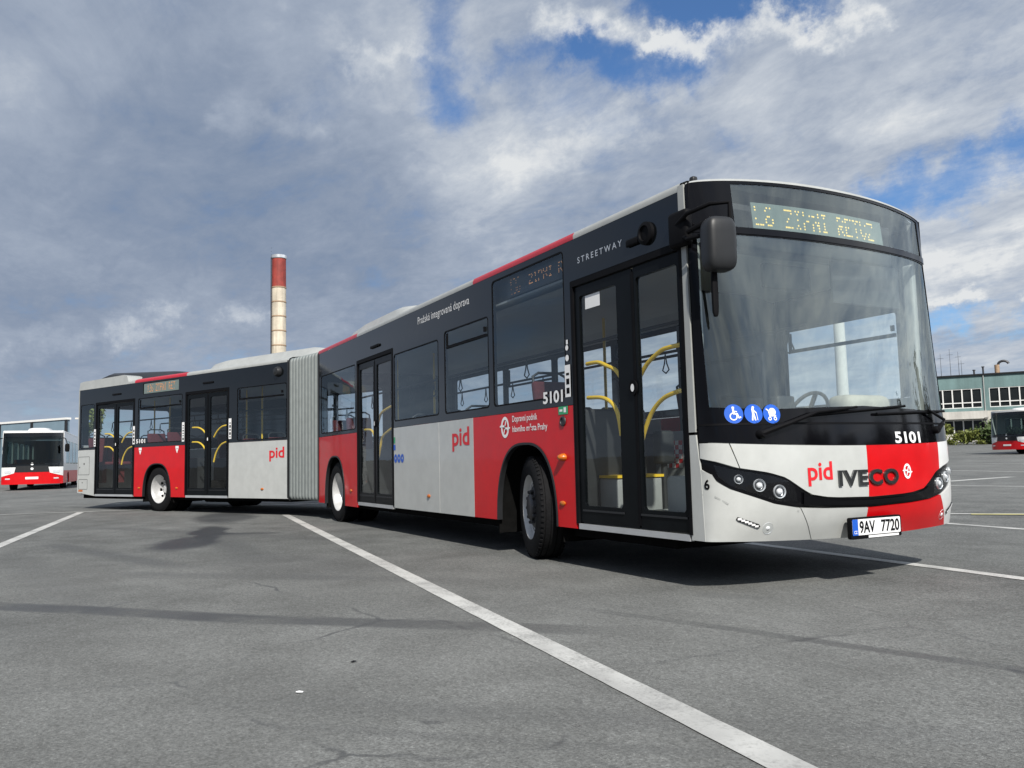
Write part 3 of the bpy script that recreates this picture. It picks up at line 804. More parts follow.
# windscreen: black surround with two openings, the glass over each
WSO = [(-1.30, 1.255), (-.9, 1.232), (0, 1.262), (.9, 1.232), (1.235, 1.245), (1.30, 1.9), (1.28, 2.485), (.9, 2.49), (0, 2.487), (-.9, 2.49), (-1.28, 2.485), (-1.31, 1.9)]
DSO = [(-.95, 2.548), (0, 2.548), (.9, 2.548), (1.22, 2.545)]+[(s_, top_z(s_)-.022) for s_ in (1.22, 1.0, .75, .5, .25, 0, -.25, -.5, -.75, -.95)]
outer = part_between(-1.41, 1.41, lambda s: hood(s)+.004, lambda s: top_z(s)-.001, 40)
MB().patch(outer, [WSO, DSO], FM, .03, .06).build('windscreen_surround', MASK, bus, 40)
def glass_patch(name, poly, m, off):
    # regular strip mesh so that reflections stay clean
    return MB().patch(poly, [], FM, 0, .045, off).build(name, m, bus, 80)
glass_patch('windscreen', WSO, WSCREEN, -.006)
glass_patch('sign_window', DSO, DESTGL, -.006)
mb = MB(); mb.patch(part_between(-1.40, 1.40, lambda s: 2.497, lambda s: 2.545, 40), [], FM, .01, .06, .006); mb.build('windscreen_header', MASK, bus)
mb = MB(); mb.patch(part_between(-1.40, 1.40, lambda s: 1.128, lambda s: 1.142, 40), [], FM, .004, .06, .004); mb.build('windscreen_trim', RUBBER, bus)
# front roof cap
mb = MB(); ring = []
cap = [(0, 0), (.006, .010), (.03, .020), (.12, .030), (.5, .040)]
N = 48; V = []; F = []
for i in range(N+1):
    s = -1.41+2.82*i/N; tz = top_z(s); p = front_p(s, tz)
    for k, (ins, z) in enumerate(cap):
        f = 1-ins/1.3; V.append((-.14+(p.x+.14)*f+.004*(k == 0), p.y*f, tz+z))
K = len(cap)
for i in range(N):
    for k in range(K-1): F.append((i*K+k, (i+1)*K+k, (i+1)*K+k+1, i*K+k+1))
F.append(tuple(i*K+K-1 for i in range(N+1)))
mb.add(V, F); mb.build('front_roof_cap', ROOFSILVER, bus, 50)

# --- roofs
COVE = [(1.277, ZR), (1.279, ZR+.03), (1.262, ZR+.062), (1.20, ZR+.09), (1.02, ZR+.118)]
def cove(u0, u1, m, M, label):
    for sg in (-1, 1):
        mb = MB(); V = []
        for u in (u0, u1):
            V += [(-u, sg*y, z) for y, z in COVE]
        k = len(COVE); mb.add(V, [(i, i+1, i+1+k, i+k) if sg > 0 else (i, i+k, i+1+k, i+1) for i in range(k-1)])
        o = mb.build('roof_edge', m, bus, 50, M); o['label'] = label
def roof(u0, u1, M):
    mb = MB(); n = 10; V = []
    for u in (u0, u1):
        for i in range(n+1):
            y = -1.02+2.04*i/n; V.append((-u, y, ZR+.118+.03*(1-(y/1.02)**2)))
    mb.add(V, [(i, i+n+1, i+n+2, i+1) for i in range(n)]); mb.build('roof', ROOFSILVER, bus, 50, M)
roof(.10, 9.80, I4); roof(.84, 8.77, MR)
for a, b, m, l in ((.12, 1.54, ROOFSILVER, 'silver roof edge over the front door'), (1.54, 3.56, ROOFRED, 'red roof edge over the front wheel'), (3.56, 7.62, ROOFSILVER, 'silver roof edge over the middle door'), (7.62, 9.80, ROOFRED, 'red roof edge beside the bellows')):
    cove(a, b, m, I4, l)
for a, b, m, l in ((.84, 4.17, ROOFSILVER, 'silver roof edge behind the bellows'), (4.17, 6.22, ROOFRED, 'red roof edge over the rear wheel'), (6.22, 8.77, ROOFSILVER, 'silver roof edge over the tail')):
    cove(a, b, m, MR, l)
def pod(name, u0, u1, hy, z0, z1, m, M, fr=.25, z2=None):
    z2 = z2 or z1
    """low roof housing with sloped ends and rounded sides"""
    prof = [(u0, z0, 1.0), (u0+fr*.35, z0+(z1-z0)*.75, .98), (u0+fr, z1, .94), (u1-fr, z2, .94), (u1-fr*.35, z0+(z2-z0)*.75, .98), (u1, z0, 1.0)]
    mb = MB(); n = 14; V = []; F = []
    for (u, z, k) in prof:
        for i in range(n+1):
            t = -1+2*i/n; y = hy*k*math.copysign(1-(1-abs(t))**1.6, t) if False else hy*k*t
            V.append((-u, y, z0+(z-z0)*(1-abs(t)**10)))
    for j in range(len(prof)-1):
        for i in range(n): F.append((j*(n+1)+i, j*(n+1)+i+1, (j+1)*(n+1)+i+1, (j+1)*(n+1)+i))
    mb.add(V, F); return mb.build(name, m, bus, 35, M)
pod('air_conditioner', 6.35, 9.5, 1.0, 2.93, 3.27, ROOFSILVER, I4, .9)
pod('roof_duct', .35, 4.0, 1.0, 2.93, 3.155, ROOFSILVER, MR, .5)
pod('engine_cooler', 5.2, 8.75, 1.0, 2.93, 3.09, PLASTIC, MR, .45, 3.26)
for sg in (-1, 1):
    mb = MB(); V = []
    prof = [(6.5, ZR+.05), (6.6, ZR+.19), (6.75, ZR+.225), (8.6, ZR+.205), (8.765, ZR+.185), (8.765, ZR)]
    mb.patch(prof + [(6.5, ZR)], [], lambda u, z, off=0, sg=sg: Vector((-u, sg*(1.275+off-max(0, z-ZR)*.12), z)), .4, off=.006)
    mb.build('roof_fairing', ROOFSILVER, bus, 30, MR)
mb = MB(); mb.box(-.16, -.11, -1.15, -1.10, 2.90, 2.955, .015); mb.build('roof_antenna', PLASTIC, bus)

# --- rear section
ARCH3 = (5.28, .56, 1.03)
lower_panel(.86, 2.685, .315, ZBELT-.004, SILVER, MR, SR, 'silver panel behind the bellows')
lower_panel(4.215, 6.20, .315, ZBELT-.004, RED, MR, SR, 'red panel round the rear wheel', [ARCH3])
MB().patch([(7.955, .315), (8.77, .385), (8.77, ZBELT-.004), (7.955, ZBELT-.004)], [], SR, .03).build('side_panel', SILVER, bus, 30, MR)['label'] = 'silver tail panel with a service hatch'
lower_panel(.86, 4.2, .315, ZBELT-.004, SILVER, MR, SL, 'far side silver panel of the rear section')
lower_panel(4.21, 6.2, .315, ZBELT-.004, RED, MR, SL, 'far side red panel of the rear section', [ARCH3])
lower_panel(6.21, 8.77, .33, ZBELT-.004, SILVER, MR, SL, 'far side silver tail panel')
for fn, sg in ((SR, -1), (SL, 1)): arch_trim(*ARCH3[:2], .315, ARCH3[2], MR, fn); wheel_well(*ARCH3, MR, sg)
WB = [(.90, 2.42, 1.42, 2.44), (4.33, 6.07, 1.47, 2.46), (8.02, 8.66, 1.43, 2.46)]
DSR = (4.47, 5.88, 2.545, 2.785)
MB().patch(notched(.86, 8.77, [(2.69, 4.21), (6.21, 7.95)], ZBELT, ZR, ZD+.075), [rect(*w, .05) for w in WB]+[rect(*DSR, .02)], SR, .045).build('window_band', BLACK, bus, 30, MR)
window(*WB[0], MR, SR, slider=(1.0, 2.36, 2.22)); window(*WB[1], MR, SR, slider=(4.38, 6.0, 2.24)); window(*WB[2], MR, SR)
D2 = [[[(3.30, 1.02), (3.22, 1.2), (3.05, 1.36), (2.82, 1.42)], [(3.30, 1.52), (3.18, 1.64), (3.02, 1.72), (2.82, 1.74)]],
      [[(4.06, 1.44), (3.85, 1.43), (3.7, 1.37), (3.58, 1.26)], [(4.06, 1.74), (3.85, 1.73), (3.68, 1.67), (3.56, 1.57)]]]
door(2.725, 4.175, 3.42, .355, ZD+.02, MR, SR, D2, [(2.79, 3.34, .50, 2.33), (3.53, 4.10, .50, 2.33)])
D3 = [[[(a+3.58, b) for a, b in pth] for pth in side_] for side_ in D2]
door(6.245, 7.915, 7.03, .355, ZD+.02, MR, SR, D3, [(6.32, 6.95, .50, 2.33), (7.13, 7.83, .50, 2.33)])
WLr = [(.92, 2.42, 1.47, 2.44), (2.52, 4.2, 1.47, 2.44), (4.33, 6.07, 1.47, 2.46), (6.2, 7.6, 1.47, 2.44), (7.7, 8.66, 1.47, 2.44)]
MB().patch(rect(.86, 8.77, ZBELT, ZR), [rect(*w, .05) for w in WLr[:2]], SL, .045).build('window_band', BLACK, bus, 30, MR)
WLr = WLr[:2]  # other far-side windows left out to keep the rear interior dark
for i, w in enumerate(WLr): window(*w, MR, SL, slider=(w[0]+.04, w[1]-.04, 2.14) if i in (1, 3) else None)
# tail
def TL(y, z, off=0.0): return Vector((-8.77-off, y, z))
MB().patch(rect(-1.25, 1.25, .40, 1.5), [], TL, .04).build('tail_panel', SILVER, bus, 30, MR)
MB().patch(rect(-1.25, 1.25, 1.505, 2.93), [rect(-1.05, 1.05, 1.7, 2.4, .08)], TL, .04).build('tail_panel', BLACK, bus, 30, MR)
MB().patch(rect(-1.05, 1.05, 1.7, 2.4, .08), [], TL, 0, off=-.01).build('rear_window', WINGL, bus, None, MR)
# tail corner post seen as a thin silver edge
for fn in (SR, SL):
    mb = MB(); mb.patch([(8.735, 1.40), (8.775, 1.40), (8.775, 2.83), (8.735, 2.83)], [], fn, .04, off=.004); mb.build('corner_pillar', ROOFSILVER, bus, 30, MR)
# hatch outlines on the tail panel
mb = MB()
for h in (rect(8.20, 8.73, .80, 1.23, .02), rect(8.28, 8.70, .46, .70, .02)):
    hh = [(a + (-.008 if a > 8.5 else .008), b + (-.008 if b > .9 or (b > .58 and b < .75) else .008)) for a, b in h]
    mb.patch(h, [hh], SR, .004, off=.002)
mb.build('service_hatch', PLASTIC, bus, 30, MR)
decal('hatch_lock', [ell(8.45, 1.06, .022), ell(8.66, .98, .018), ell(8.52, .62, .015)], SR, RUBBER, bus, .004, MR)
decal('tail_reflector', [rect(8.50, 8.70, .41, .45)], SR, AMBER, bus, .004, MR, .006)

# --- bellows
def bellows():
    prof = []
    for cx, cz, a0 in ((1.20, .38, -90), (1.20, 2.80, 0), (-1.20, 2.80, 90), (-1.20, .38, 180)):
        for i in range(5):
            an = R(a0+90*i/4); prof.append((cx+.075*math.cos(an)*1.0, cz+.08*math.sin(an)))
    FA = Matrix.Translation((-9.78, 0, 0)); FB = MR @ Matrix.Translation((-.86, 0, 0))
    folds = 10; sub = 8; V = []; F = []; n = len(prof); M_ = folds*sub
    for j in range(M_+1):
        t = j/M_; ph = (j % sub)/sub
        ins = -.012 + .13*(1-abs(math.sin(math.pi*ph))**.6)
        for (y, z) in prof:
            yy = y-math.copysign(ins, y); zz = z-ins*.6 if z > 1.5 else z+ins*.2
            a = FA @ Vector((0, yy, zz)); b = FB @ Vector((0, yy, zz))
            V.append(a.lerp(b, t))
    for j in range(M_):
        for i in range(n): F.append((j*n+i, j*n+(i+1) % n, (j+1)*n+(i+1) % n, (j+1)*n+i))
    MB().add(V, F).build('bellows', BELLOW, bus, 50)
    for FR, x in ((I4, -9.78), (MR, -.86)):
        mb = MB()
        o = rect(-1.285, 1.285, .28, 2.90, .08); h = rect(-1.12, 1.12, .36, 2.5, .08)
        mb.patch(o, [h], lambda y, z, off=0, x=x: Vector((x+off, y, z)), .035, off=.017); mb.build('joint_frame', PLASTIC, bus, 30, FR)
bellows()

# --- underbody and inside
def inner(M, u0, u1, wells, tag_):
    segs = []; a = u0
    for c, hw, _ in sorted(wells): segs.append((a, c-hw-.06)); a = c+hw+.06
    segs.append((a, u1))
    mb = MB()
    for s0, s1 in segs: mb.box(-s1, -s0, -1.22, 1.22, .345, .385)
    for (c, hw, _) in wells: mb.box(-c-hw-.0595, -c+hw+.0595, -.5, .5, .345, .385)
    mb.build('floor', FLOOR, bus, 30, M)
    mb = MB()
    for s0, s1 in segs: mb.box(-s1, -s0, -1.15, 1.15, .25, .343)
    mb.build('underbody', UNDER, bus, 30, M)
    mb = MB(); mb.box(-u1, -u0, -1.2, 1.2, 2.52, 2.54)
    for sg in (-1, 1):
        mb.add([(-u0, sg*1.2, 2.46), (-u1, sg*1.2, 2.46), (-u1, sg*.85, 2.52), (-u0, sg*.85, 2.52)], [(0, 1, 2, 3)])
    mb.build('ceiling', CEIL, bus, 30, M)
    for sg in (-1, 1):
        for c, hw, zt in wells:
            mb = MB(); a_, b_ = -c-hw-.05, -c+hw+.05; ys = sorted((sg*.52, sg*1.22)); yi = sorted((sg*.50, sg*.535))
            mb.box(a_, b_, ys[0], ys[1], zt+.045, zt+.085); mb.box(a_, b_, yi[0], yi[1], .386, zt+.04)
            mb.box(a_-.03, a_-.002, ys[0], ys[1], .386, zt+.085); mb.box(b_+.002, b_+.03, ys[0], ys[1], .386, zt+.085); mb.build('wheel_box', TRIMDK, bus, 30, M)
        mb = MB()
        mb.tube([(-u0-.3, sg*.62, 2.05), (-u1+.3, sg*.62, 2.05)], .016, 8)
        for i in range(int((u1-u0)/.22)-2):
            x = -u0-.5-.22*i
            P = [(x, sg*.62, 2.04), (x-.02, sg*.62, 1.93), (x-.055, sg*.62, 1.86), (x, sg*.62, 1.825), (x+.055, sg*.62, 1.86), (x+.02, sg*.62, 1.93)]
            if i % 4 == 0: mb.tube(P, .008, 6, True)
        mb.build('strap_rail', TRIMDK, bus, 40, M)
inner(I4, .45, 9.74, [ARCH1, ARCH2], 'a'); inner(MR, .90, 8.70, [ARCH3], 'b')

def seat_mesh():
    bm = MB()
    bm.box(-.22, .22, -.21, .21, .42, .50, .03)
    V = []
    b2 = MB(); b2.box(-.035, .035, -.21, .21, 0, .62, .03)
    Mx = Matrix.Translation((-.20, 0, .46)) @ Matrix.Rotation(R(-10), 4, 'Y')
    bm.add([Mx @ v for v in b2.v], b2.f)
    bm.box(-.08, .08, -.05, .05, .0, .42)
    return bm
seat0 = seat_mesh().build('seat', SEAT, bus, 40)
hoop = MB().tube([(-.30, -.19, 1.02), (-.32, -.19, 1.12), (-.33, -.12, 1.16), (-.33, .12, 1.16), (-.32, .19, 1.12), (-.30, .19, 1.02)], .014, 8).build('grab_hoop', TRIMDK, seat0)
first = True
def put_seat(M, u, y, z, flip=False):
    global first
    if first: o = seat0; first = False
    else: o = copy_tree(seat0, bus)
    o.matrix_local = M @ Matrix.Translation((-u, y, z)) @ Matrix.Rotation(math.pi if flip else 0, 4, 'Z')
put_seat(I4, 2.35, -.88, .62)
for u in (3.75, 4.6, 5.4): put_seat(I4, u, -.95, .385)
put_seat(I4, 2.3, .88, .55)
for u in (3.9, 4.7, 5.5, 6.3, 7.1): put_seat(I4, u, .95, .385); put_seat(I4, u, .50, .385)
for u in (8.5, 9.3): put_seat(I4, u, .88, .6); put_seat(I4, u, -.88, .6)
for u in (1.3, 2.1): put_seat(MR, u, -.95, .385); put_seat(MR, u, .95, .385)
for u in (3.0, 3.8): put_seat(MR, u, .95, .385)
for u in (4.9, 5.7): put_seat(MR, u, -.88, .62); put_seat(MR, u, .88, .62)
for u in (8.35,):
    for y in (-.88, -.44, 0, .44, .88): put_seat(MR, u, y, .6)
def poles(M, lst):
    for u, y in lst:
        MB().tube([(-u, y, .386), (-u, y, 1.2), (-u, y, 2.52)], .017, 10).build('handrail', YELLOW, bus, 40, M)
poles(I4, [(1.9, -.46), (3.4, .3), (6.86, -.35), (7.85, -.55)])
poles(MR, [(2.55, -.6), (3.42, -.35), (6.1, -.5), (7.1, -.3)])
# driver's cab and front door surroundings
mb = MB()
mb.box(-.62, -.02, -.55, 1.12, .9, 1.12, .05); mb.box(-.60, -.30, .15, 1.1, 1.12, 1.23, .05)
mb.add([(-.50, -.5, 1.05), (-.50, 1.12, 1.05), (.02, 1.0, 1.17), (.02, -.5, 1.17)], [(0, 1, 2, 3)])
mb.build('dashboard', TRIMDK, bus)
MB().box(-.47, -.22, .48, 1.02, 1.20, 1.40, .07).build('dashboard_pad', CREAM, bus)
Mst = Matrix.Translation((-.72, .55, 1.24)) @ Matrix.Rotation(R(-62), 4, 'Y')
mb = MB(); mb.tube([Mst @ Vector((.23*math.cos(a*math.pi/12), .23*math.sin(a*math.pi/12), 0)) for a in range(24)], .016, 8, True)
mb.tube([Mst @ Vector((-.22, 0, 0)), Mst @ Vector((.22, 0, 0))], .02, 8); mb.build('steering_wheel', TRIMDK, bus)
mb = MB(); mb.box(-1.45, -.95, .3, .82, .85, 1.0, .05); mb.box(-1.58, -1.44, .3, .82, .95, 1.48, .05); mb.box(-1.35, -1.05, .42, .7, .39, .86)
mb.build('driver_seat', TRIMDK, bus)
cab = MB().box(-1.72, -1.68, -.03, 1.2, .39, 2.15).build('cab_wall', TRIMDK, bus)
MB().box(-1.718, -1.682, .22, 1.2, 2.152, 2.515).build('cab_sky_block', TRIMDK, bus)  # panel added above the cab wall to block bright sky behind it
cabd = MB().box(-2.05, -.62, -.08, -.04, .39, 1.16, .01).build('cab_door', TRIM, bus)
def CD(u, z, off=0): return Vector((-u, -.08-off, z))
mb = MB()
for i in range(6):
    for j in range(6):
        if (i+j) % 2 == 0: mb.patch(rect(1.64+.05*i, 1.69+.05*i, .82+.042*j, .862+.042*j), [], CD, 0, None, .006)
mb.build('chequer_sticker', WHITE, cabd)
decal('sticker', [rect(1.64, 1.84, .82, 1.072)], CD, REDST, cabd, .003)
mb = MB(); mb.box(-1.66, -1.52, -.42, -.26, .86, 1.16, .03); mb.tube([(-1.59, -.34, .386), (-1.59, -.34, .88)], .03); mb.build('ticket_machine', TRIMDK, bus)
mb = MB(); mb.box(-1.80, -1.68, -1.16, -.45, .386, 1.36, .03); mb.build('door_partition', TRIMDK, bus)
pb = MB().box(-1.94, -1.42, -.98, -.50, .386, .75, .02).build('heater_box', TRIM, bus)
MB().box(-1.95, -1.41, -.99, -.49, .752, .775).build('box_edge', YELLOW, pb)
mb = MB(); mb.box(-.60, -.30, -1.12, -.5, .386, .78, .03); mb.box(-1.05, -.62, -1.0, -.55, .386, .50, .02); mb.build('entrance_box', TRIM, bus)
MB().box(-.30, -.24, -.35, .15, 2.22, 2.42, .02).build('interior_mirror', TRIMDK, bus)
MB().box(-.14, -.12, .25, 1.05, 2.12, 2.46).build('sun_blind', TRIMDK, bus)
mb = MB(); mb.box(-.62, -.50, -.02, .18, 1.14, 1.40, .02); mb.tube([(-.55, .08, 1.0), (-.55, .08, 1.2)], .02); mb.build('driver_terminal', TRIMDK, bus)
mb = MB(); mb.tube([(-.60, -.06, 1.16), (-.60, -.06, 1.75), (-1.66, -.06, 1.75)], .018, 8); mb.build('cab_rail', TRIMDK, bus)
# pale roller blind folded at the far side and inner front corner post
mb = MB(); mb.box(-.16, -.06, -1.21, -1.15, .95, 2.5, .02); mb.box(-.16, -.06, 1.15, 1.21, .95, 2.5, .02); mb.build('inner_post', TRIM, bus)

# --- destination signs
FONT57 = {'L': "10000 10000 10000 10000 10000 10000 11111", '8': "01110 10001 10001 01110 10001 10001 01110", 'Z': "11111 00001 00010 00100 01000 10000 11111",
          'I': "01110 00100 00100 00100 00100 00100 01110", 'P': "11110 10001 10001 11110 10000 10000 10000", 'N': "10001 11001 10101 10101 10011 10001 10001",
          'R': "11110 10001 10001 11110 10100 10010 10001", 'E': "11111 10000 10000 11110 10000 10000 11111", 'T': "11111 00100 00100 00100 00100 00100 00100", 'V': "10001 10001 10001 10001 10001 01010 00100", ' ': "00000 "*7, '1': "00100 01100 00100 00100 00100 00100 01110", '3': "11110 00001 00001 01110 00001 00001 11110", '6': "01110 10000 10000 11110 10001 10001 01110"}
def led_sign(text, fn, a0, a1, b0, b1, parent, m, M=None, r=.4, skip=()):
    mb = MB(); n = len(text)*6-1; da = (a1-a0)/n; db = (b1-b0)/7; rr = abs(da)*r
    for ci, ch in enumerate(text):
        rows = FONT57.get(ch, FONT57[' ']).split()
        for j in range(7):
            if j in skip: continue
            for i in range(5):
                if rows[j][i] == '1' and random.random() < .80:
                    a = a0+(ci*6+i+.5)*da; b = b1-(j+.5)*db
                    mb.patch(ell(a, b, rr, min(rr, db*.42), 6), [], fn, 0)
    return mb.build('led_text', m, parent, None, M)
def DP(a, z, off=0):   # curved panel a hand behind the glass
    p = FM(a, z, -.05); return p + (FM(a, z, .01)-FM(a, z, 0)).normalized()*off
dp = MB().patch(rect(-.76, .64, 2.562, 2.768), [], DP, .01, .06).build('destination_sign', DISP, bus, 40)
led_sign('L8 ZIPNI RETVZ', DP, -.735, .52, 2.590, 2.745, dp, LED, r=.50, skip=(2,))
for fn in (lambda y, z, off=0: Vector((-.13, y, z)),):
    MB().box(-.40, -.20, -1.1, 1.1, 2.50, 2.84, .02).build('sign_housing', TRIMDK, bus)
def SRi(u, z, off=0): return SR(u, z, -.05+off)
sp = MB().patch(rect(1.78, 2.86, 2.545, 2.745), [], SRi, .02).build('destination_sign', PLASTIC, bus)
led_sign('136', SRi, 2.82, 2.60, 2.56, 2.73, sp, DIMLED, None, .5, (3,)); 
def SRj(u, z, off=0): return SR(u, z, -.047)
led_sign('ZIPNI R', SRj, 2.42, 1.80, 2.60, 2.70, sp, DIMLED, None, .5, (3,))
MB().box(-3.11, -1.72, -1.2, -1.1, 2.53, 2.8, .01).build('sign_housing', TRIMDK, bus)
sp2 = MB().patch(rect(4.49, 5.86, 2.555, 2.775), [], lambda u, z, off=0: SR(u, z, -.01+off), .03).build('destination_sign', DISP, bus, 30, MR)
led_sign('136 ZIPNI RET', lambda u, z, off=0: SR(u, z, -.007), 5.72, 4.62, 2.585, 2.745, sp2, DIMLED, None, .7, ())

# --- lettering, emblems and stickers
def emblem(fn, cu, cz, r, m, M=None, flip=1):
    mb = MB()
    mb.patch(ell(cu, cz, r*.80, r, 32), [ell(cu, cz, r*.52, r*.70, 32)], fn, 0, None, .003)
    f = flip
    for p in ([(-1.08, .10), (-.42, .40), (-.42, .20), (.06, .20), (.16, .02), (-1.0, .02)], [(1.08, -.10), (.42, -.40), (.42, -.20), (-.06, -.20), (-.16, -.02), (1.0, -.02)],
              [(-.30, -.55), (-.12, -.60), (.30, .55), (.12, .60)]):
        mb.patch([(cu+f*a*r, cz+b*r) for a, b in p], [], fn, 0, None, .0045)
    return mb.build('emblem', m, bus, None, M)
lettering('lettering', 'pid', SR, 4.17, 3.72, 1.035, 1.30, REDST, bus, bold=.02)
lettering('lettering', 'pid', SR, 1.41, .97, 1.00, 1.265, REDST, bus, bold=.02, M=MR)
lettering('lettering', 'pid', FM, -.616, -.394, .700, .868, REDST, bus, bold=.02)
lettering('lettering', 'Dopravní podnik', SR, 2.73, 2.24, 1.275, 1.355, WHITE, bus, bold=.012)
lettering('lettering', 'hlavního města Prahy', SR, 2.73, 2.06, 1.178, 1.262, WHITE, bus, bold=.012)
lettering('lettering', 'Pražská integrovaná doprava', SR, 5.16, 3.66, 2.60, 2.72, WHITE, bus)
lettering('lettering', 'STREETWAY', SR, 1.48, .83, 2.592, 2.645, ALU, bus, bold=.012, space=1.5)
lettering('fleet_number', '5101', SR, 2.12, 1.775, 1.425, 1.535, WHITE, bus, bold=.03, off=.006)
lettering('fleet_number', '5101', SR, 6.13, 5.75, 1.475, 1.565, WHITE, bus, bold=.03, M=MR, off=.006)
lettering('fleet_number', '5101', FM, .290, .606, .986, 1.072, WHITE, bus, bold=.03, off=.004)
lettering('lettering', '6', FM, -1.375, -1.335, .695, .765, RUBBER, bus, bold=.03)
lettering('maker_lettering', 'IVECO', FM, -.345, .278, .690, .803, CHROME, bus, bold=.03, off=.014, t=.014, space=1.12)
emblem(SR, 2.885, 1.25, .105, WHITE, None, -1); emblem(FM, .398, .778, .056, WHITE)
def PF(y, z, off=0.0): return Vector((.362+off, y, z))
plate = MB().patch(rect(-.275, .255, .318, .468, .015), [], PF, .03, None, .0).build('number_plate', RUBBER, bus, 30)
MB().patch(rect(-.262, .242, .345, .456, .01), [], PF, 0, None, .003).build('plate_face', WHITE, plate, None)
MB().patch(rect(-.262, -.205, .345, .456), [], PF, 0, None, .005).build('plate_band', BLUE, plate, None)
MB().patch(rect(-.10, .22, .323, .339), [], PF, 0, None, .003).build('holder_strip', WHITE, plate, None)
lettering('plate_text', '9AV', PF, -.190, -.03, .358, .444, RUBBER, plate, .006, .02)
lettering('plate_text', '7720', PF, .035, .228, .358, .444, RUBBER, plate, .006, .02)
lettering('plate_text', 'CZ', PF, -.250, -.217, .356, .378, WHITE, plate, .007, .02)
def blue_sign(cs, cz, r, picto):
    st = MB().patch(ell(cs, cz, r), [], FM, 0, None, .004).build('access_sticker', BLUE, bus, None)
    mb = MB(); q = lambda a, b: (cs+a*r, cz+b*r)
    def S(pts, w):
        for p in stroke([q(*t) for t in pts], w*r): mb.patch(p, [], FM, 0, None, .0065)
    def E(a, b, rr, hole=0):
        mb.patch(ell(*q(a, b), rr*r, n=16), [ell(*q(a, b), hole*r, n=16)] if hole else [], FM, 0, None, .0065)
    if picto == 0:
        E(-.05, .62, .14); S([(-.05, .45), (0, 0)], .2); S([(0, 0), (.34, 0), (.5, -.42), (.68, -.36)], .15); S([(-.02, .25), (.3, .22)], .12); E(-.06, -.28, .42, .30)
    elif picto == 1:
        E(-.02, .65, .14); S([(-.08, .48), (-.05, -.02)], .26); S([(-.1, 0), (-.2, -.65)], .16); S([(0, 0), (.12, -.65)], .16); S([(-.02, .4), (.28, .1)], .12); S([(.3, .12), (.38, -.65)], .07)
    else:
        E(.05, .2, .42); S([(-.62, .5), (-.4, .35), (-.3, -.1)], .12); S([(-.3, -.2), (.4, -.2)], .16); E(-.3, -.5, .2, .1); E(.32, -.5, .2, .1)
    mb.build('pictogram', WHITE, st, None)
for i, s in enumerate((-1.135, -.995, -.858)): blue_sign(s, 1.205-.002*i, .066, i)
for i in range(3): decal('access_sticker', [(ell(6.00-.122*i, .98, .056), [ell(6.00-.122*i, .985, .020)])], SR, BLUE, bus)
decal('sticker', [rect(6.00, 6.07, 1.09, 1.16)], SR, BLUE, bus); decal('sticker', [rect(6.01, 6.06, 1.18, 1.26)], SR, GREEN, bus)
# door-side strips: white with black marks
def strip(u, M, z0=1.46, z1=1.80):
    st = MB().patch(rect(u-.045, u+.045, z0, z1), [], SR, 0, None, .0075).build('door_sticker', WHITE, bus, None, M)
    mb = MB(); z = z0+.03
    while z < z1-.05:
        h = random.choice((.02, .03, .05)); mb.patch(rect(u-.028, u+.022, z, z+h), [], SR, 0, None, .009); z += h+.03
    mb.build('sticker_marks', RUBBER, st, None)
strip(1.685, I4, 1.46, 1.74)
for u in (7.96, 6.225, 4.275, 2.64): strip(u, MR, 1.46, 1.86)
for q_ in (ell(1.685, 1.80, .028), ell(1.685, 1.89, .024), rect(1.665, 1.695, 1.92, 1.96)): decal('door_sticker', [q_], SR, WHITE, bus, .0075)
st = decal('exit_sticker', [rect(1.70, 1.86, 1.315, 1.385)], SR, GREEN, bus, .004); decal('sticker_marks', [rect(1.73, 1.77, 1.33, 1.375)], SR, WHITE, st, .0055); decal('sticker_marks', [rect(1.79, 1.84, 1.34, 1.36)], SR, WHITE, st, .0055)
MB().lathe([(.046, 0), (.044, .012), (.03, .016), (.028, .008), (.001, .008)], Matrix.Translation((-1.79, -HW, 1.255)) @ Matrix.Rotation(R(90), 4, 'X'), 24).build('button', DARKSTEEL, bus)
decal('door_button', [ell(.755, 1.46, .048, .06)], SR, RUBBER, bus, .004, t=.02); decal('button', [ell(.755, 1.46, .022, .03)], SR, WHITE, bus, .007)
for u, Mx in ((6.86, I4), (3.42, MR), (7.03, MR)):
    b_ = decal('door_button', [ell(u-.02, 1.48, .028, .05)], SR, RUBBER, bus, .004, Mx, .02); decal('button', [ell(u-.02, 1.48, .018, .034)], SR, WHITE, b_, .007)
decal('window_sticker', [rect(1.20, 1.42, 2.185, 2.30)], lambda u, z, o=0: SR(u, z, -.024+o), WHITE, bus, .001)
for u, zc in ((5.95, 1.32), (4.50, 1.32)): decal('sticker', [rect(u-.06, u+.06, zc, zc+.055), [(u-.05, zc-.01), (u, zc-.10), (u+.05, zc-.01)]], SR, WHITE, bus, .004, MR)
def blinker(u, z, M, big):
    mb = MB()
    if big: mb.lathe([(.034, 0), (.032, .02), (.02, .05), (.001, .06)], Matrix.Translation((-u, -HW, z)) @ Matrix.Rotation(R(90), 4, 'X') @ Matrix.Scale(1.5, 4, (1, 0, 0)) , 20)
    else: mb.lathe([(.021, 0), (.021, .010), (.014, .016), (.001, .017)], Matrix.Translation((-u, -HW, z)) @ Matrix.Rotation(R(90), 4, 'X') @ Matrix.Scale(2.0, 4, (1, 0, 0)), 20)
    mb.build('side_marker', AMBER, bus, 40, M)
blinker(1.80, .94, I4, True)
for u, z, Mx in ((1.83, .54, I4), (4.88, .52, I4), (7.95, .52, I4), (1.62, .49, MR), (4.5, .50, MR), (5.98, .50, MR)): blinker(u, z, Mx, False)
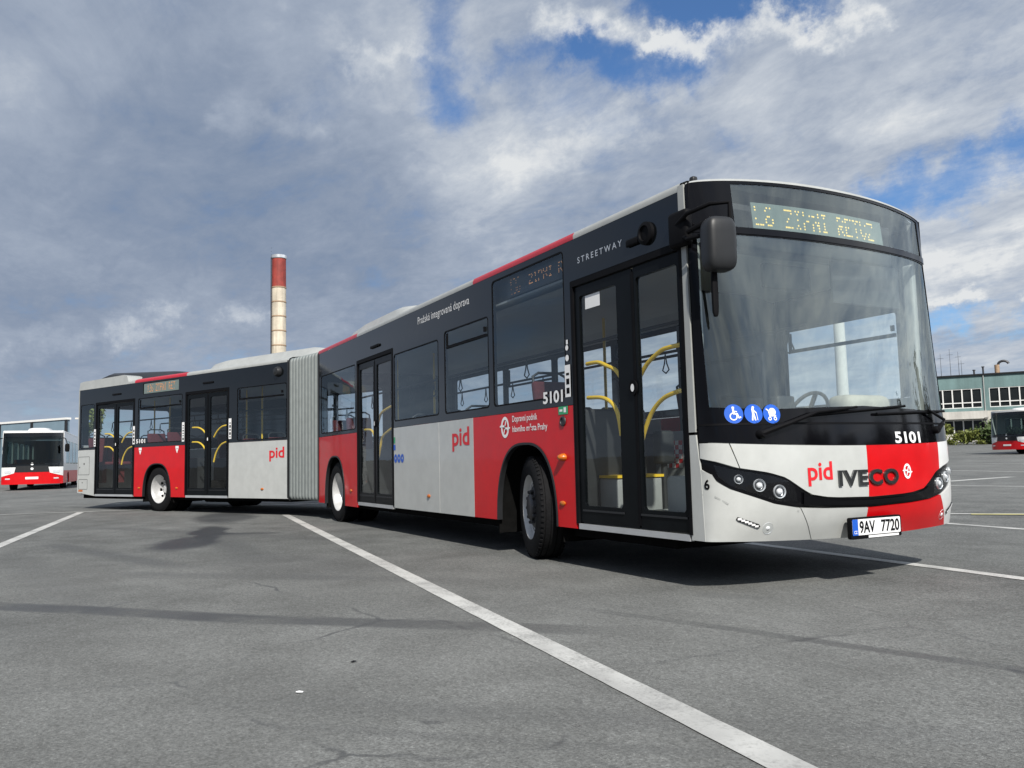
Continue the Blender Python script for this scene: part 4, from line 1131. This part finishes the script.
# speaker, camera and door handle above the doors
MB().lathe([(.09, 0), (.088, .025), (.06, .035), (.055, .02), (.001, .02)], Matrix.Translation((-.51, -HW, 2.61)) @ Matrix.Rotation(R(90), 4, 'X'), 28).build('loudspeaker', RUBBER, bus)
MB().box(-.76, -.60, -1.30, -HW, 2.555, 2.615, .015).build('door_release', RUBBER, bus)
MB().box(-6.95, -6.6, -1.30, -HW, 2.55, 2.59, .01).build('door_release', RUBBER, bus)
for u in (3.4, 7.0): MB().box(-u-.17, -u+.17, -1.30, -HW, 2.60, 2.64, .01).build('door_release', RUBBER, bus, 30, MR)
MB().lathe([(.10, 0), (.095, .03), (.07, .07), (.001, .085)], Matrix.Translation((-1.15, -HW, 2.66)) @ Matrix.Rotation(R(90), 4, 'X'), 24).build('side_camera', PLASTIC, bus, 40, MR)

# --- mirror and wipers
def dome_box(c, sx, sy, sz, rz=0, ex=5):
    bm = bmesh.new(); bmesh.ops.create_uvsphere(bm, u_segments=28, v_segments=20, radius=1)
    for v in bm.verts:
        for i in range(3): v.co[i] = math.copysign(abs(v.co[i])**(2/ex), v.co[i])
        v.co = Vector((v.co.x*sx, v.co.y*sy, v.co.z*sz))
    bm.verts.index_update()
    M = Matrix.Translation(c) @ Matrix.Rotation(rz, 4, 'Z')
    out = ([M @ v.co for v in bm.verts], [[v.index for v in f.verts] for f in bm.faces]); bm.free(); return out
mir = MB().add(*dome_box((.27, -1.285, 2.335), .085, .108, .185, R(-14), 4.5)).build('wing_mirror', PLASTIC, bus, 50)
mb = MB(); mb.tube([(-.10, -1.33, 2.56), (.05, -1.36, 2.60), (.22, -1.30, 2.63), (.30, -1.20, 2.63), (.30, -1.20, 2.50)], .016, 10); mb.tube([(-.05, -1.32, 2.47), (.05, -1.36, 2.42), (.2, -1.32, 2.42)], .014, 10)
mb.tube([(.05, -1.36, 2.47), (.24, -1.30, 2.52)], .02, 10)
mb.build('mirror_arm', RUBBER, mir)
mb = MB(); mb.box(-.19, .02, -1.345, -1.272, 2.40, 2.66, .03); mb.build('mirror_bracket', RUBBER, mir)
MB().add(*dome_box((.23, -1.30, 2.02), .016, .022, .17, R(-14), 4)).build('mirror_stem', RUBBER, mir, 50)
def wiper(piv, mid, tip, b0, b1):
    mb = MB(); mb.lathe([(.03, -.01), (.03, .03), (.02, .045), (.001, .046)], Matrix.Translation(FM(*piv, .0)) @ Matrix.Rotation(R(90), 4, 'Y'), 16)
    mb.tube([FM(*piv, .03), FM(*[(piv[i]+mid[i])/2 for i in (0, 1)], .045), FM(*mid, .05), FM(*tip, .04)], [.02, .016, .012, .009], 8)
    w = mb.build('wiper', RUBBER, bus)
    n = 10; P = [FM(b0[0]+(b1[0]-b0[0])*i/n, b0[1]+(b1[1]-b0[1])*i/n, .022) for i in range(n+1)]
    MB().tube(P, .011, 6).build('wiper_blade', RUBBER, w)
wiper((-.965, 1.065), (-.52, 1.205), (-.12, 1.245), (-.55, 1.19), (.44, 1.262))
wiper((.85, 1.085), (.95, 1.16), (.72, 1.235), (.1, 1.20), (1.08, 1.235))

# --- wheels
def rev(p): return p
def wheel(M, u, sgn, steer, dual, front):
    """outer face towards sgn*y"""
    R0, Wd = .478, .272
    mb = MB()
    hw = Wd/2
    prof = [(.292, -hw*.86), (.31, -hw*.98), (.38, -hw*1.04), (.435, -hw*.98), (.462, -hw*.86), (.474, -hw*.74)]
    for g in (-.62, -.24, .24, .62):
        prof += [(R0, (g-.11)*hw), (R0, (g-.045)*hw), (R0-.013, (g-.035)*hw), (R0-.013, (g+.035)*hw), (R0, (g+.045)*hw), (R0, (g+.11)*hw)]
    prof += [(.474, hw*.74), (.462, hw*.86), (.435, hw*.98), (.38, hw*1.04), (.31, hw*.98), (.292, hw*.86)]
    cy = sgn*(HW-.045-hw)
    B = M @ Matrix.Translation((-u, cy, .478)) @ Matrix.Rotation(steer, 4, 'Z')
    A = Matrix.Rotation(R(-90*sgn), 4, 'X')       # local z -> outward
    mb.lathe(prof, A, 64)
    # tread blocks: small lateral sipes around both shoulders
    for j in range(60):
        an = 2*math.pi*j/60
        for s2 in (-1, 1):
            c = Vector((math.cos(an), math.sin(an), 0)); tt = Vector((-math.sin(an), math.cos(an), 0))
            q = [c*(R0-.004)+tt*.012+Vector((0, 0, s2*hw*.72)), c*(R0-.004)-tt*.012+Vector((0, 0, s2*hw*.72)), c*(R0-.014)-tt*.010+Vector((0, 0, s2*hw*.90)), c*(R0-.014)+tt*.010+Vector((0, 0, s2*hw*.90))]
            r_ = [p+c*.010 for p in q]
            mb.add([A @ p for p in q+r_], [(0, 1, 2, 3), (4, 7, 6, 5), (0, 4, 5, 1), (1, 5, 6, 2), (2, 6, 7, 3), (3, 7, 4, 0)])
    if dual: mb.lathe([(r, h-.33) for r, h in prof], A, 48)
    w = mb.build('wheel', TYRE, bus, 30, B)
    rb = MB()
    if front:   # disc pushed out, hand holes and a projecting hub
        rb.lathe([(.295, -.10), (.300, .10), (.312, .122), (.302, .128), (.285, .112), (.272, .075), (.235, .060), (.200, .070)], A, 48)
        MB().lathe([(.205, .066), (.195, .085), (.165, .096), (.13, .096), (.128, .120), (.115, .132), (.06, .136), (.001, .137)], A, 40).build('hub', DARKSTEEL, w, 40)
    else:       # deep dished outer rim
        rb.lathe([(.295, -.10), (.300, .10), (.312, .122), (.302, .128), (.285, .112), (.272, .06), (.255, -.03), (.215, -.085), (.165, -.095), (.13, -.095), (.122, -.075), (.10, -.068), (.085, -.03), (.05, -.022), (.001, -.02)], A, 48)
    rim = rb.build('rim', RIM, w, 40)
    hb = MB(); nb = MB()
    zf, rh = (.066, .222) if front else (-.068, .228)
    for j in range(10):
        an = 2*math.pi*j/10+.1
        c = Vector((math.cos(an), math.sin(an), 0)); tt = Vector((-math.sin(an), math.cos(an), 0))
        hb.add([A @ (c*(rh+.026*math.sin(a*math.pi/6))+tt*.036*math.cos(a*math.pi/6)+Vector((0, 0, zf+.012+(.018*math.sin(a*math.pi/6) if not front else -.012*math.sin(a*math.pi/6))))) for a in range(12)], [tuple(range(12))])
        nb.lathe([(.016, 0), (.016, .03), (.010, .036), (.001, .036)], A @ Matrix.Translation(c*.148+Vector((0, 0, .095 if front else -.095))), 8)
    hb.build('hand_holes', UNDER, rim, None); nb.build('wheel_nuts', DARKSTEEL, rim, 30)
ST = R(-17)
for sg in (-1, 1):
    wheel(I4, 2.50, sg, ST, False, True)
    wheel(I4, 8.84, sg, 0, True, False)
    wheel(MR, 5.28, sg, 0, True, False)
for M_, u in ((I4, 2.5), (I4, 8.84), (MR, 5.28)):
    mb = MB(); mb.tube([(-u, -.85, .478), (-u, .85, .478)], .09, 12); mb.box(-u-.25, -u+.25, -.35, .35, .3, .62, .05); mb.build('axle', UNDER, bus, 40, M_)
mb = MB(); mb.box(-4.1, -2.9, -.9, .9, .20, .30, .04); mb.build('exhaust_box', UNDER, bus, 30, MR)


# ------------------------------------------------------------------ parked buses in the distance
BUSGL = glass('parked_bus_glass', (.30, .37, .36), 1.5, 1.0, (.85, .95, .95))
def parked_bus(loc, rz, label):
    b = empty('parked_bus', loc, rz)
    tag(b, label, 'bus', 'red and white buses parked across the yard')
    L = 12.0; hw = 1.25
    def fr(y, z, off=0.0):
        t = abs(y)/hw; x = -.10*t**2-.16*t**8-(.12*max(0, z-1.2)/1.7)
        return Vector((x+off, y, z))
    def sd(sg):
        return lambda u, z, off=0.0: Vector((-u, sg*(hw+off), z))
    MB().patch(rect(-1.25, 1.25, .32, .98, .06), [], fr, .08, .12).build('bumper', RED, b, 40)
    for sg in (-1, 1):
        p = [(sg*.72, .86), (sg*1.25, .70), (sg*1.25, 1.14), (sg*.66, 1.14)]
        MB().patch(p if sg > 0 else p[::-1], [], fr, .03, .12, .012).build('front_corner', WHITEPAINT, b, 40)
        hl = MB().patch(rect(sg*.98-.13, sg*.98+.13, .86, .98, .04), [], fr, .02, .1, .026).build('headlamp', MIRRORCH, b, 40)
        MB().patch(rect(sg*.98-.1, sg*.98+.1, .56, .62, .02), [], fr, .02, .1, .012).build('fog_lamp', MIRRORCH, b, 40)
        mb = MB(); mb.add(*dome_box((.18, sg*1.43, 2.05), .07, .10, .2, 0, 4)); mb.tube([(-.1, sg*1.22, 2.55), (.12, sg*1.35, 2.5), (.18, sg*1.42, 2.25)], .02, 8)
        mb.build('wing_mirror', RUBBER, b, 50)
    MB().patch([(-.70, .90), (.70, .90), (.64, 1.20), (-.64, 1.20)], [], fr, .03, .12, .010).build('front_flap', PLASTIC, b, 40)
    MB().patch(ell(0, 1.06, .06), [], fr, 0, None, .02).build('badge', WHITE, b); MB().patch(ell(0, 1.29, .06), [], fr, 0, None, .02).build('emblem', WHITE, b)
    MB().patch(rect(-.26, .26, .56, .67), [], fr, .02, None, .014).build('number_plate', WHITE, b)
    w = rect(-1.16, 1.16, 1.32, 2.62, .08)
    MB().patch(rect(-1.25, 1.25, 1.145, 2.80), [w], fr, .05, .12).build('windscreen_surround', BLACK, b, 40)
    MB().patch(w, [], fr, 0, .12, -.01).build('windscreen', BUSGL, b, 60)
    MB().patch(rect(-1.25, 1.25, 2.805, 2.91, .03), [], fr, .08, .12, .01).build('roof_front', WHITEPAINT, b, 40)
    mb = MB(); mb.patch(rect(-.8, .5, 1.30, 1.33), [], fr, .02, .1, .04); mb.build('wiper', RUBBER, b)
    for sg in (-1, 1):
        f = sd(sg)
        ws = [rect(1.5+1.9*i, 3.2+1.9*i, 1.3, 2.45, .06) for i in range(5)]
        MB().patch([(.25, .95), (L, .95), (L, 2.82), (.35, 2.82)], ws, f, .05).build('side_wall', WHITEPAINT, b)
        bottom = [(.25, .33)]+arch_pts(2.7, .56, .33, .90, n=10)+arch_pts(8.7, .56, .33, .90, n=10)+[(L, .33), (L, .945), (.25, .945)]
        MB().patch(bottom, [], f, .05).build('side_skirt', RED, b)
        g = MB()
        for q in ws: g.patch(q, [], f, 0, None, -.01)
        g.build('window_glass', BUSGL, b, None)
        for u in (2.7, 8.7):
            A = Matrix.Translation((-u, sg*(hw-.18), .478)) @ Matrix.Rotation(R(-90*sg), 4, 'X')
            wl = MB().lathe([(.001, -.13), (.46, -.13), (.478, -.1), (.478, .1), (.46, .13), (.30, .13)], A, 28).build('wheel', TYRE, b, 40)
            MB().lathe([(.30, .125), (.26, .07), (.14, .06), (.12, .10), (.001, .10)], A, 24).build('rim', RIM, wl, 40)
    mb = MB(); mb.box(-L, -.3, -1.2, 1.2, .35, .42); mb.box(-L, -L+.05, -1.2, 1.2, .42, 2.8); mb.box(-1.0, -.35, -1.1, 1.1, .42, 1.18, .05); mb.build('inner_shell', TRIMDK, b)
    for i in range(4):
        for y in (-.7, .7):
            mb = MB(); mb.box(-2.9-1.8*i, -2.8-1.8*i, y-.4, y+.4, .42, 1.55, .04); mb.build('seat', SEAT, b)
    mb = MB(); mb.box(-L, -.3, -1.23, 1.23, 2.82, 2.92, .04); mb.build('roof', WHITEPAINT, b)
    mb = MB(); mb.add(*dome_box((-1.9, .1, 2.95), 1.1, .50, .16, 0, 3)); mb.build('air_conditioner', WHITEPAINT, b, 50)
    return b
parked_bus((-40.0, -6.40, ground_z(-40.0, -6.40)-.03), R(-5), 'red and white bus at the left, facing the camera by the pale wall').scale = (1, 1, .95)
p2 = Vector((CAM.x-.519*60.5, CAM.y+.855*60.5))
parked_bus((p2.x, p2.y, ground_z(p2.x, p2.y)), R(-97), 'red and white bus at the right edge, in front of the green-grey building').scale = (1, 1, .94)


# ------------------------------------------------------------------ chimney
CHW = mat('pale_chimney_paint', (.60, .53, .42), .7, vary=.22, vscale=.5, streak=.35, sscale=1.6)
CHR = mat('red_chimney_paint', (.27, .04, .03), .7, vary=.3, vscale=.7, streak=.4, sscale=1.6)
RUST = mat('rusty_band', (.33, .23, .15), .8, vary=.3)
cx, cy = CAM.x-.976*120, CAM.y+.2177*120
ch = empty('chimney', (cx, cy, ground_z(cx, cy)))
tag(ch, 'tall slim smokestack with a red top above pale banded sections, rising behind the bus', 'chimney')
H = 30.3-ground_z(cx, cy)
mb = MB(); mb.lathe([(1.02, -.2), (.97, H-4.7)], I4, 40); mb.build('shaft', CHW, ch, 40)
mb = MB(); mb.lathe([(.975, H-4.7), (.955, H-.5)], I4, 40); mb.build('red_top', CHR, ch, 40)
mb = MB(); mb.lathe([(.99, H-.5), (1.05, H-.42), (1.05, H), (.80, H), (.80, H-1.5)], I4, 40); mb.build('crown_ring', ALU, ch, 30)
for i in range(14):
    z = H-4.7-2.05*i
    if z < 1: break
    MB().lathe([(1.0, z), (1.025, z+.03), (1.025, z+.17), (1.0, z+.2)], I4, 40).build('joint_band', RUST, ch, 30)
mb = MB(); mb.tube([(.3, -1.1, 1), (.3, -1.1, H-.3)], .035, 6); mb.tube([(-.1, -1.1, 1), (-.1, -1.1, H-.3)], .035, 6)
for i in range(60): mb.tube([(.3, -1.1, 1.2+i*.49), (-.1, -1.1, 1.2+i*.49)], .02, 5)
mb.build('ladder', DARKSTEEL, ch)
# a second, nearer pale flue: seen only through the windscreen and the driver's window
d2 = Vector((-.6444, .7649)); fx_, fy_ = CAM.x+d2.x*62, CAM.y+d2.y*62
fl = empty('flue', (fx_, fy_, ground_z(fx_, fy_)))
tag(fl, 'pale round flue seen through the windscreen and the driver window', 'flue')
MB().lathe([(.42, -.2), (.36, 10.6)], I4, 28).build('shaft', mat('pale_flue', (.60, .60, .57), .6, vary=.08), fl, 40)
MB().lathe([(.36, 10.6), (.44, 10.65), (.44, 10.9), (.25, 10.9)], I4, 28).build('cap_ring', ALU, fl, 30)


# ------------------------------------------------------------------ buildings
TEAL = mat('green_grey_render', (.15, .235, .235), .85, vary=.12, vscale=.8, streak=.25, sscale=1.0)
CREAMW = mat('cream_render', (.56, .54, .50), .85, vary=.1, vscale=.8, streak=.25, sscale=1.0)
WFRAME = mat('white_window_frame', (.72, .72, .70), .5, vary=.04)
DARKGL = mat('dark_window_glass', (.012, .014, .015), .1, vary=.5, vscale=.5, spec=.25)
ROOFT = mat('bitumen_roof', (.10, .10, .10), .9)
bo = Vector((-54.45, 76.75)); bz = ground_z(bo.x, bo.y)
bd = empty('depot_building', (bo.x, bo.y, bz-.20), math.atan2(.5346, .8451))
tag(bd, 'two storey green-grey depot building with bands of dark windows and a cream lower band', 'building')
# local: x along the facade, -y towards the camera is out
LEN, DEP, HT = 30.0, 14.0, 7.15
def FC(x, z, off=0.0): return Vector((x, -off, z))
upp = []; x = 1.35
while x < LEN-1: upp.append((x, min(x+4.55, LEN-.4))); x += 5.25
low = [(a, b) for a, b in upp]
ub = [rect(a, b, 3.75, 5.80) for a, b in upp]; lb = [rect(a, b-.1, .95, 2.50) for a, b in low]
MB().patch(rect(0, LEN, 3.42, HT), ub, FC, .3).build('upper_wall', TEAL, bd, None)
MB().patch(rect(0, LEN, -.3, 3.40), lb, FC, .3, off=.05).build('lower_wall', CREAMW, bd, None)
MB().box(-.2, LEN+.2, -.18, .3, HT+.005, HT+.16).build('cornice', PLASTIC, bd)
MB().box(-.3, 6.35, -.95, -.06, 2.58, 3.38).build('canopy', CREAMW, bd)
for xx in (6.15, 11.38, 16.63, 21.9):
    MB().tube([(xx, -.07, .0), (xx, -.07, HT-.02)], .055, 8).build('downpipe', ROOFSILVER, bd)
mb = MB(); mb.box(0, LEN, .31, DEP, -.3, HT-.02); mb.build('rear_walls', TEAL, bd)
mb = MB(); mb.box(0, LEN, .31, DEP, HT, HT+.1); mb.build('roof', ROOFT, bd)
for k, (a, b) in enumerate(upp+low):
    z0, z1 = (3.75, 5.80) if k < len(upp) else (.95, 2.50)
    if k >= len(upp): b -= .1
    w = MB(); n = 5
    for i in range(n+1):
        xx = a+(b-a)*i/n; w.box(max(a, xx-.06), min(b, xx+.06), .02, .14, z0, z1)
    for i in range(n):
        xa = a+(b-a)*i/n+.062; xb = a+(b-a)*(i+1)/n-.062
        if k < len(upp): w.box(xa, xb, .03, .13, z0+.52, z0+.62)
        w.box(xa, xb, .03, .13, z1-.07, z1-.001); w.box(xa, xb, .03, .13, z0+.001, z0+.08)
    wo = w.build('window', WFRAME, bd, None)
    MB().box(a, b, .16, .2, z0, z1).build('glazing', DARKGL, wo, None)
# what stands on the roof
def roof_item(name, lx, ly, label, cat):
    m = Matrix.Rotation(math.atan2(.5346, .8451), 4, 'Z'); p = m @ Vector((lx, ly, 0))
    o = empty(name, (bo.x+p.x, bo.y+p.y, bz-.20+HT+.1), math.atan2(.5346, .8451)); tag(o, label, cat); return o
o = roof_item('roof_vent', 7.5, 1.2, 'dark bent vent pipe on the roof of the green-grey building', 'vent')
MB().tube([(0, 0, 0), (0, 0, .5), (0, 0, 1.0)], .24, 12).build('pipe', RUST, o)
MB().tube([(.1, 0, .95)]+[(.60-.5*math.cos(a*.26), 0, .95+.42*math.sin(a*.26)) for a in range(2, 12)], .13, 10).build('bent_hood', DARKSTEEL, o)
for i, (lx, hh) in enumerate(((2.2, 2.7), (3.1, 3.2), (3.9, 2.9), (4.15, 2.0))):
    o = roof_item('antenna_mast', lx, 2+.6*i, ('leftmost thin antenna mast on the depot roof', 'tallest thin antenna mast on the depot roof, second from the left', 'third thin antenna mast from the left on the depot roof', 'shortest thin antenna mast, rightmost on the depot roof')[i], 'antenna')
    o['group'] = 'thin antenna masts on the depot roof'
    MB().tube([(0, 0, 0), (0, 0, hh)], [.03, .015], 6).build('pole', DARKSTEEL, o)
    MB().tube([(-.3, 0, hh*.8), (.3, 0, hh*.8)], .015, 5).build('crossbar', DARKSTEEL, o)
o = roof_item('satellite_dish', .0, .6, 'small white satellite dish at the left end of the depot roof', 'dish')
MB().lathe([(.001, 0), (.2, .03), (.4, .12), (.41, .13), (.2, .04)], Matrix.Translation((0, 0, .5)) @ Matrix.Rotation(R(65), 4, 'X'), 20).build('dish', WFRAME, o)
MB().tube([(0, 0, 0), (0, 0, .5)], .04, 8).build('stand', DARKSTEEL, o)
for i, (lx, hh) in enumerate(((5.35, .5), (6.2, .8))):
    o = roof_item('roof_stub', lx, .9, ('low dark stub pipe on the depot roof beside the masts', 'taller dark stub pipe on the depot roof near the bent vent')[i], 'pipe')
    MB().tube([(0, 0, 0), (0, 0, hh)], .09, 8).build('pipe', DARKSTEEL, o); MB().tube([(0, 0, hh), (0, 0, hh+.1)], .15, 8).build('cap', DARKSTEEL, o)
# hall at the left, behind the parked bus
HALLW = mat('blue_grey_cladding', (.17, .24, .29), .6, vary=.08, vscale=.8)
hl = empty('screen_wall', (-66.3, -5.0, ground_z(-66.3, -5.0)-.05), R(212))
tag(hl, 'pale blue-grey screen wall with a white top edge and dark end post behind the left bus', 'wall')
mb = MB(); mb.box(0, 45, -.25, 0, 0, 4.55); mb.build('wall', HALLW, hl, None)
mb = MB(); mb.box(-.1, 45.1, -.3, .08, 4.555, 4.71); mb.build('top_edge', WFRAME, hl, None)
for i in range(11):
    mb = MB(); mb.box(-.12+4.4*i, .06+4.4*i, .003, .12, 0, 4.55); mb.build('post', PLASTIC, hl, None)
o = empty('utility_pole', (-66, -3.95, ground_z(-66, -3.95)))
tag(o, 'pale yellowish concrete pole between the left bus and the tail of the articulated bus', 'pole')
MB().tube([(0, 0, 0), (0, 0, 4.7)], [.16, .12], 10).build('shaft', CREAMW, o); MB().box(-.1, .1, -.5, .1, 4.5, 4.62).build('crossarm', CREAMW, o)

# ------------------------------------------------------------------ plants
LEAF = []
for i, c in enumerate(((.12, .14, .025), (.06, .095, .025), (.028, .050, .018))):
    m, k, b = principled('foliage_%s' % ('yellow', 'mid', 'dark')[i])
    tc = k.n('ShaderNodeTexCoord').outputs['Object']; n, _ = k.noise(tc, 2.5, 4, .6)
    k.put(b.inputs['Base Color'], k.ramp(n, [(.3, tuple(x*.6 for x in c)), (.7, tuple(x*1.5 for x in c))])); b.inputs['Roughness'].default_value = .6
    LEAF.append(m)
BARK = mat('bark', (.09, .07, .05), .9, vary=.3)
def foliage(c, rx, ry, rz, n, size, seed):
    rnd = random.Random(seed); mb = MB()
    clumps = [(Vector((rnd.gauss(0, .5)*rx, rnd.gauss(0, .5)*ry, rnd.uniform(-.8, .8)*rz)), rnd.uniform(.25, .5)) for _ in range(12)]
    V = []; F = []
    for i in range(n):
        cc, cr = rnd.choice(clumps)
        p = Vector(c)+cc+Vector((rnd.gauss(0, 1)*rx, rnd.gauss(0, 1)*ry, rnd.gauss(0, 1)*rz))*cr*.55
        if p.z < .05: p.z = rnd.uniform(.05, .4)
        a = Vector((rnd.gauss(0, 1), rnd.gauss(0, 1), rnd.gauss(0, 1))).normalized(); b_ = a.cross(Vector((rnd.gauss(0, 1), rnd.gauss(0, 1), rnd.gauss(0, 1)))).normalized()
        s = size*rnd.uniform(.6, 1.4); o = len(V)
        V += [p-a*s, p+b_*s*.45, p+a*s, p-b_*s*.45]; F.append((o, o+1, o+2, o+3))
    mb.add(V, F); return mb
def shrub(x, y, rx, h, m, label, seed, group=None):
    z = ground_z(x, y); o = empty('shrub', (x, y, z-.03)); tag(o, label, 'shrub', group)
    foliage((0, 0, h*.45), rx*1.35, rx*.7, h*.48, 2200, .13, seed).build('foliage', m, o, None)
    mb = MB(); rnd = random.Random(seed)
    for i in range(5): mb.tube([(0, 0, 0), (rnd.uniform(-.4, .4)*rx, rnd.uniform(-.3, .3)*rx, h*.5), (rnd.uniform(-.8, .8)*rx, rnd.uniform(-.5, .5)*rx, h*.85)], [.05, .035, .015], 6)
    mb.build('stem', BARK, o)
GR = 'shrubs along the depot building'
def dpt(px_dir, dist): return CAM.x+px_dir[0]*dist, CAM.y+px_dir[1]*dist
shrub(-47.6, 69.6, 1.0, 2.1, LEAF[0], 'yellow-green shrub at the left end of the row before the depot', 1, GR)
shrub(-45.6, 70.9, 1.0, 1.6, LEAF[0], 'low yellow-green shrub second from the left before the depot', 2, GR)
shrub(-43.7, 71.6, 1.1, 2.2, LEAF[1], 'tall mid-green shrub in the middle of the row before the depot', 3, GR)
shrub(-41.9, 71.2, 1.1, 1.5, LEAF[2], 'dark green shrub fourth in the row before the depot', 4, GR)
shrub(-40.0, 72.0, 1.1, 1.45, LEAF[2], 'dark green shrub nearest the right parked bus', 5, GR)
kx, ky = -95.0, -2.3
t = empty('tree', (kx, ky, ground_z(kx, ky))); tag(t, 'small olive tree top showing above the pale wall at the left', 'tree')
foliage((0, 0, 5.9), 1.0, 1.0, 1.6, 1500, .25, 11).build('crown', LEAF[0], t, None)
mb = MB(); mb.tube([(0, 0, 0), (0, 0, 3), (.2, .1, 6)], [.18, .14, .06], 8); mb.build('trunk', BARK, t)

wd_ = MB(); rnd = random.Random(5)
for i in range(16):
    a = R(34+3.0*i); dist = 44+rnd.uniform(-3, 5); hh = rnd.uniform(5.5, 9.5)
    f_ = foliage((math.cos(a)*dist, math.sin(a)*dist, hh*.5), 2.0, 2.0, hh*.5, 2600, .36, 20+i); wd_.add(f_.v, f_.f)
tag(wd_.build('far_wood', LEAF[2], None, None), kind='stuff')

# ------------------------------------------------------------------ litter on the asphalt
mb = MB(); rnd = random.Random(3)
mb.add([(rnd.uniform(.6, 1)*.022*math.cos(a*math.pi/4), rnd.uniform(.6, 1)*.03*math.sin(a*math.pi/4), .004+rnd.uniform(0, .01)) for a in range(8)]+[(0, 0, .016)], [(i, (i+1) % 8, 8) for i in range(8)])
o = mb.build('paper_scrap', WHITE, None, None); o.location = (.94, -4.26, ground_z(.94, -4.26)+.001); o.scale = (.6, .6, .6); tag(o, 'tiny white scrap of paper on the bare asphalt', 'litter')
mb = MB(); mb.add([(rnd.uniform(.7, 1)*.02*math.cos(a*math.pi/4), rnd.uniform(.7, 1)*.03*math.sin(a*math.pi/4), .003+rnd.uniform(0, .006)) for a in range(8)]+[(0, 0, .014)], [(i, (i+1) % 8, 8) for i in range(8)])
o = mb.build('dry_leaf', RUBBER, None, None); o.location = (.55, -3.91, .001); o.scale = (.6, .6, .6); tag(o, 'small dark dry leaf lying on the asphalt', 'litter')
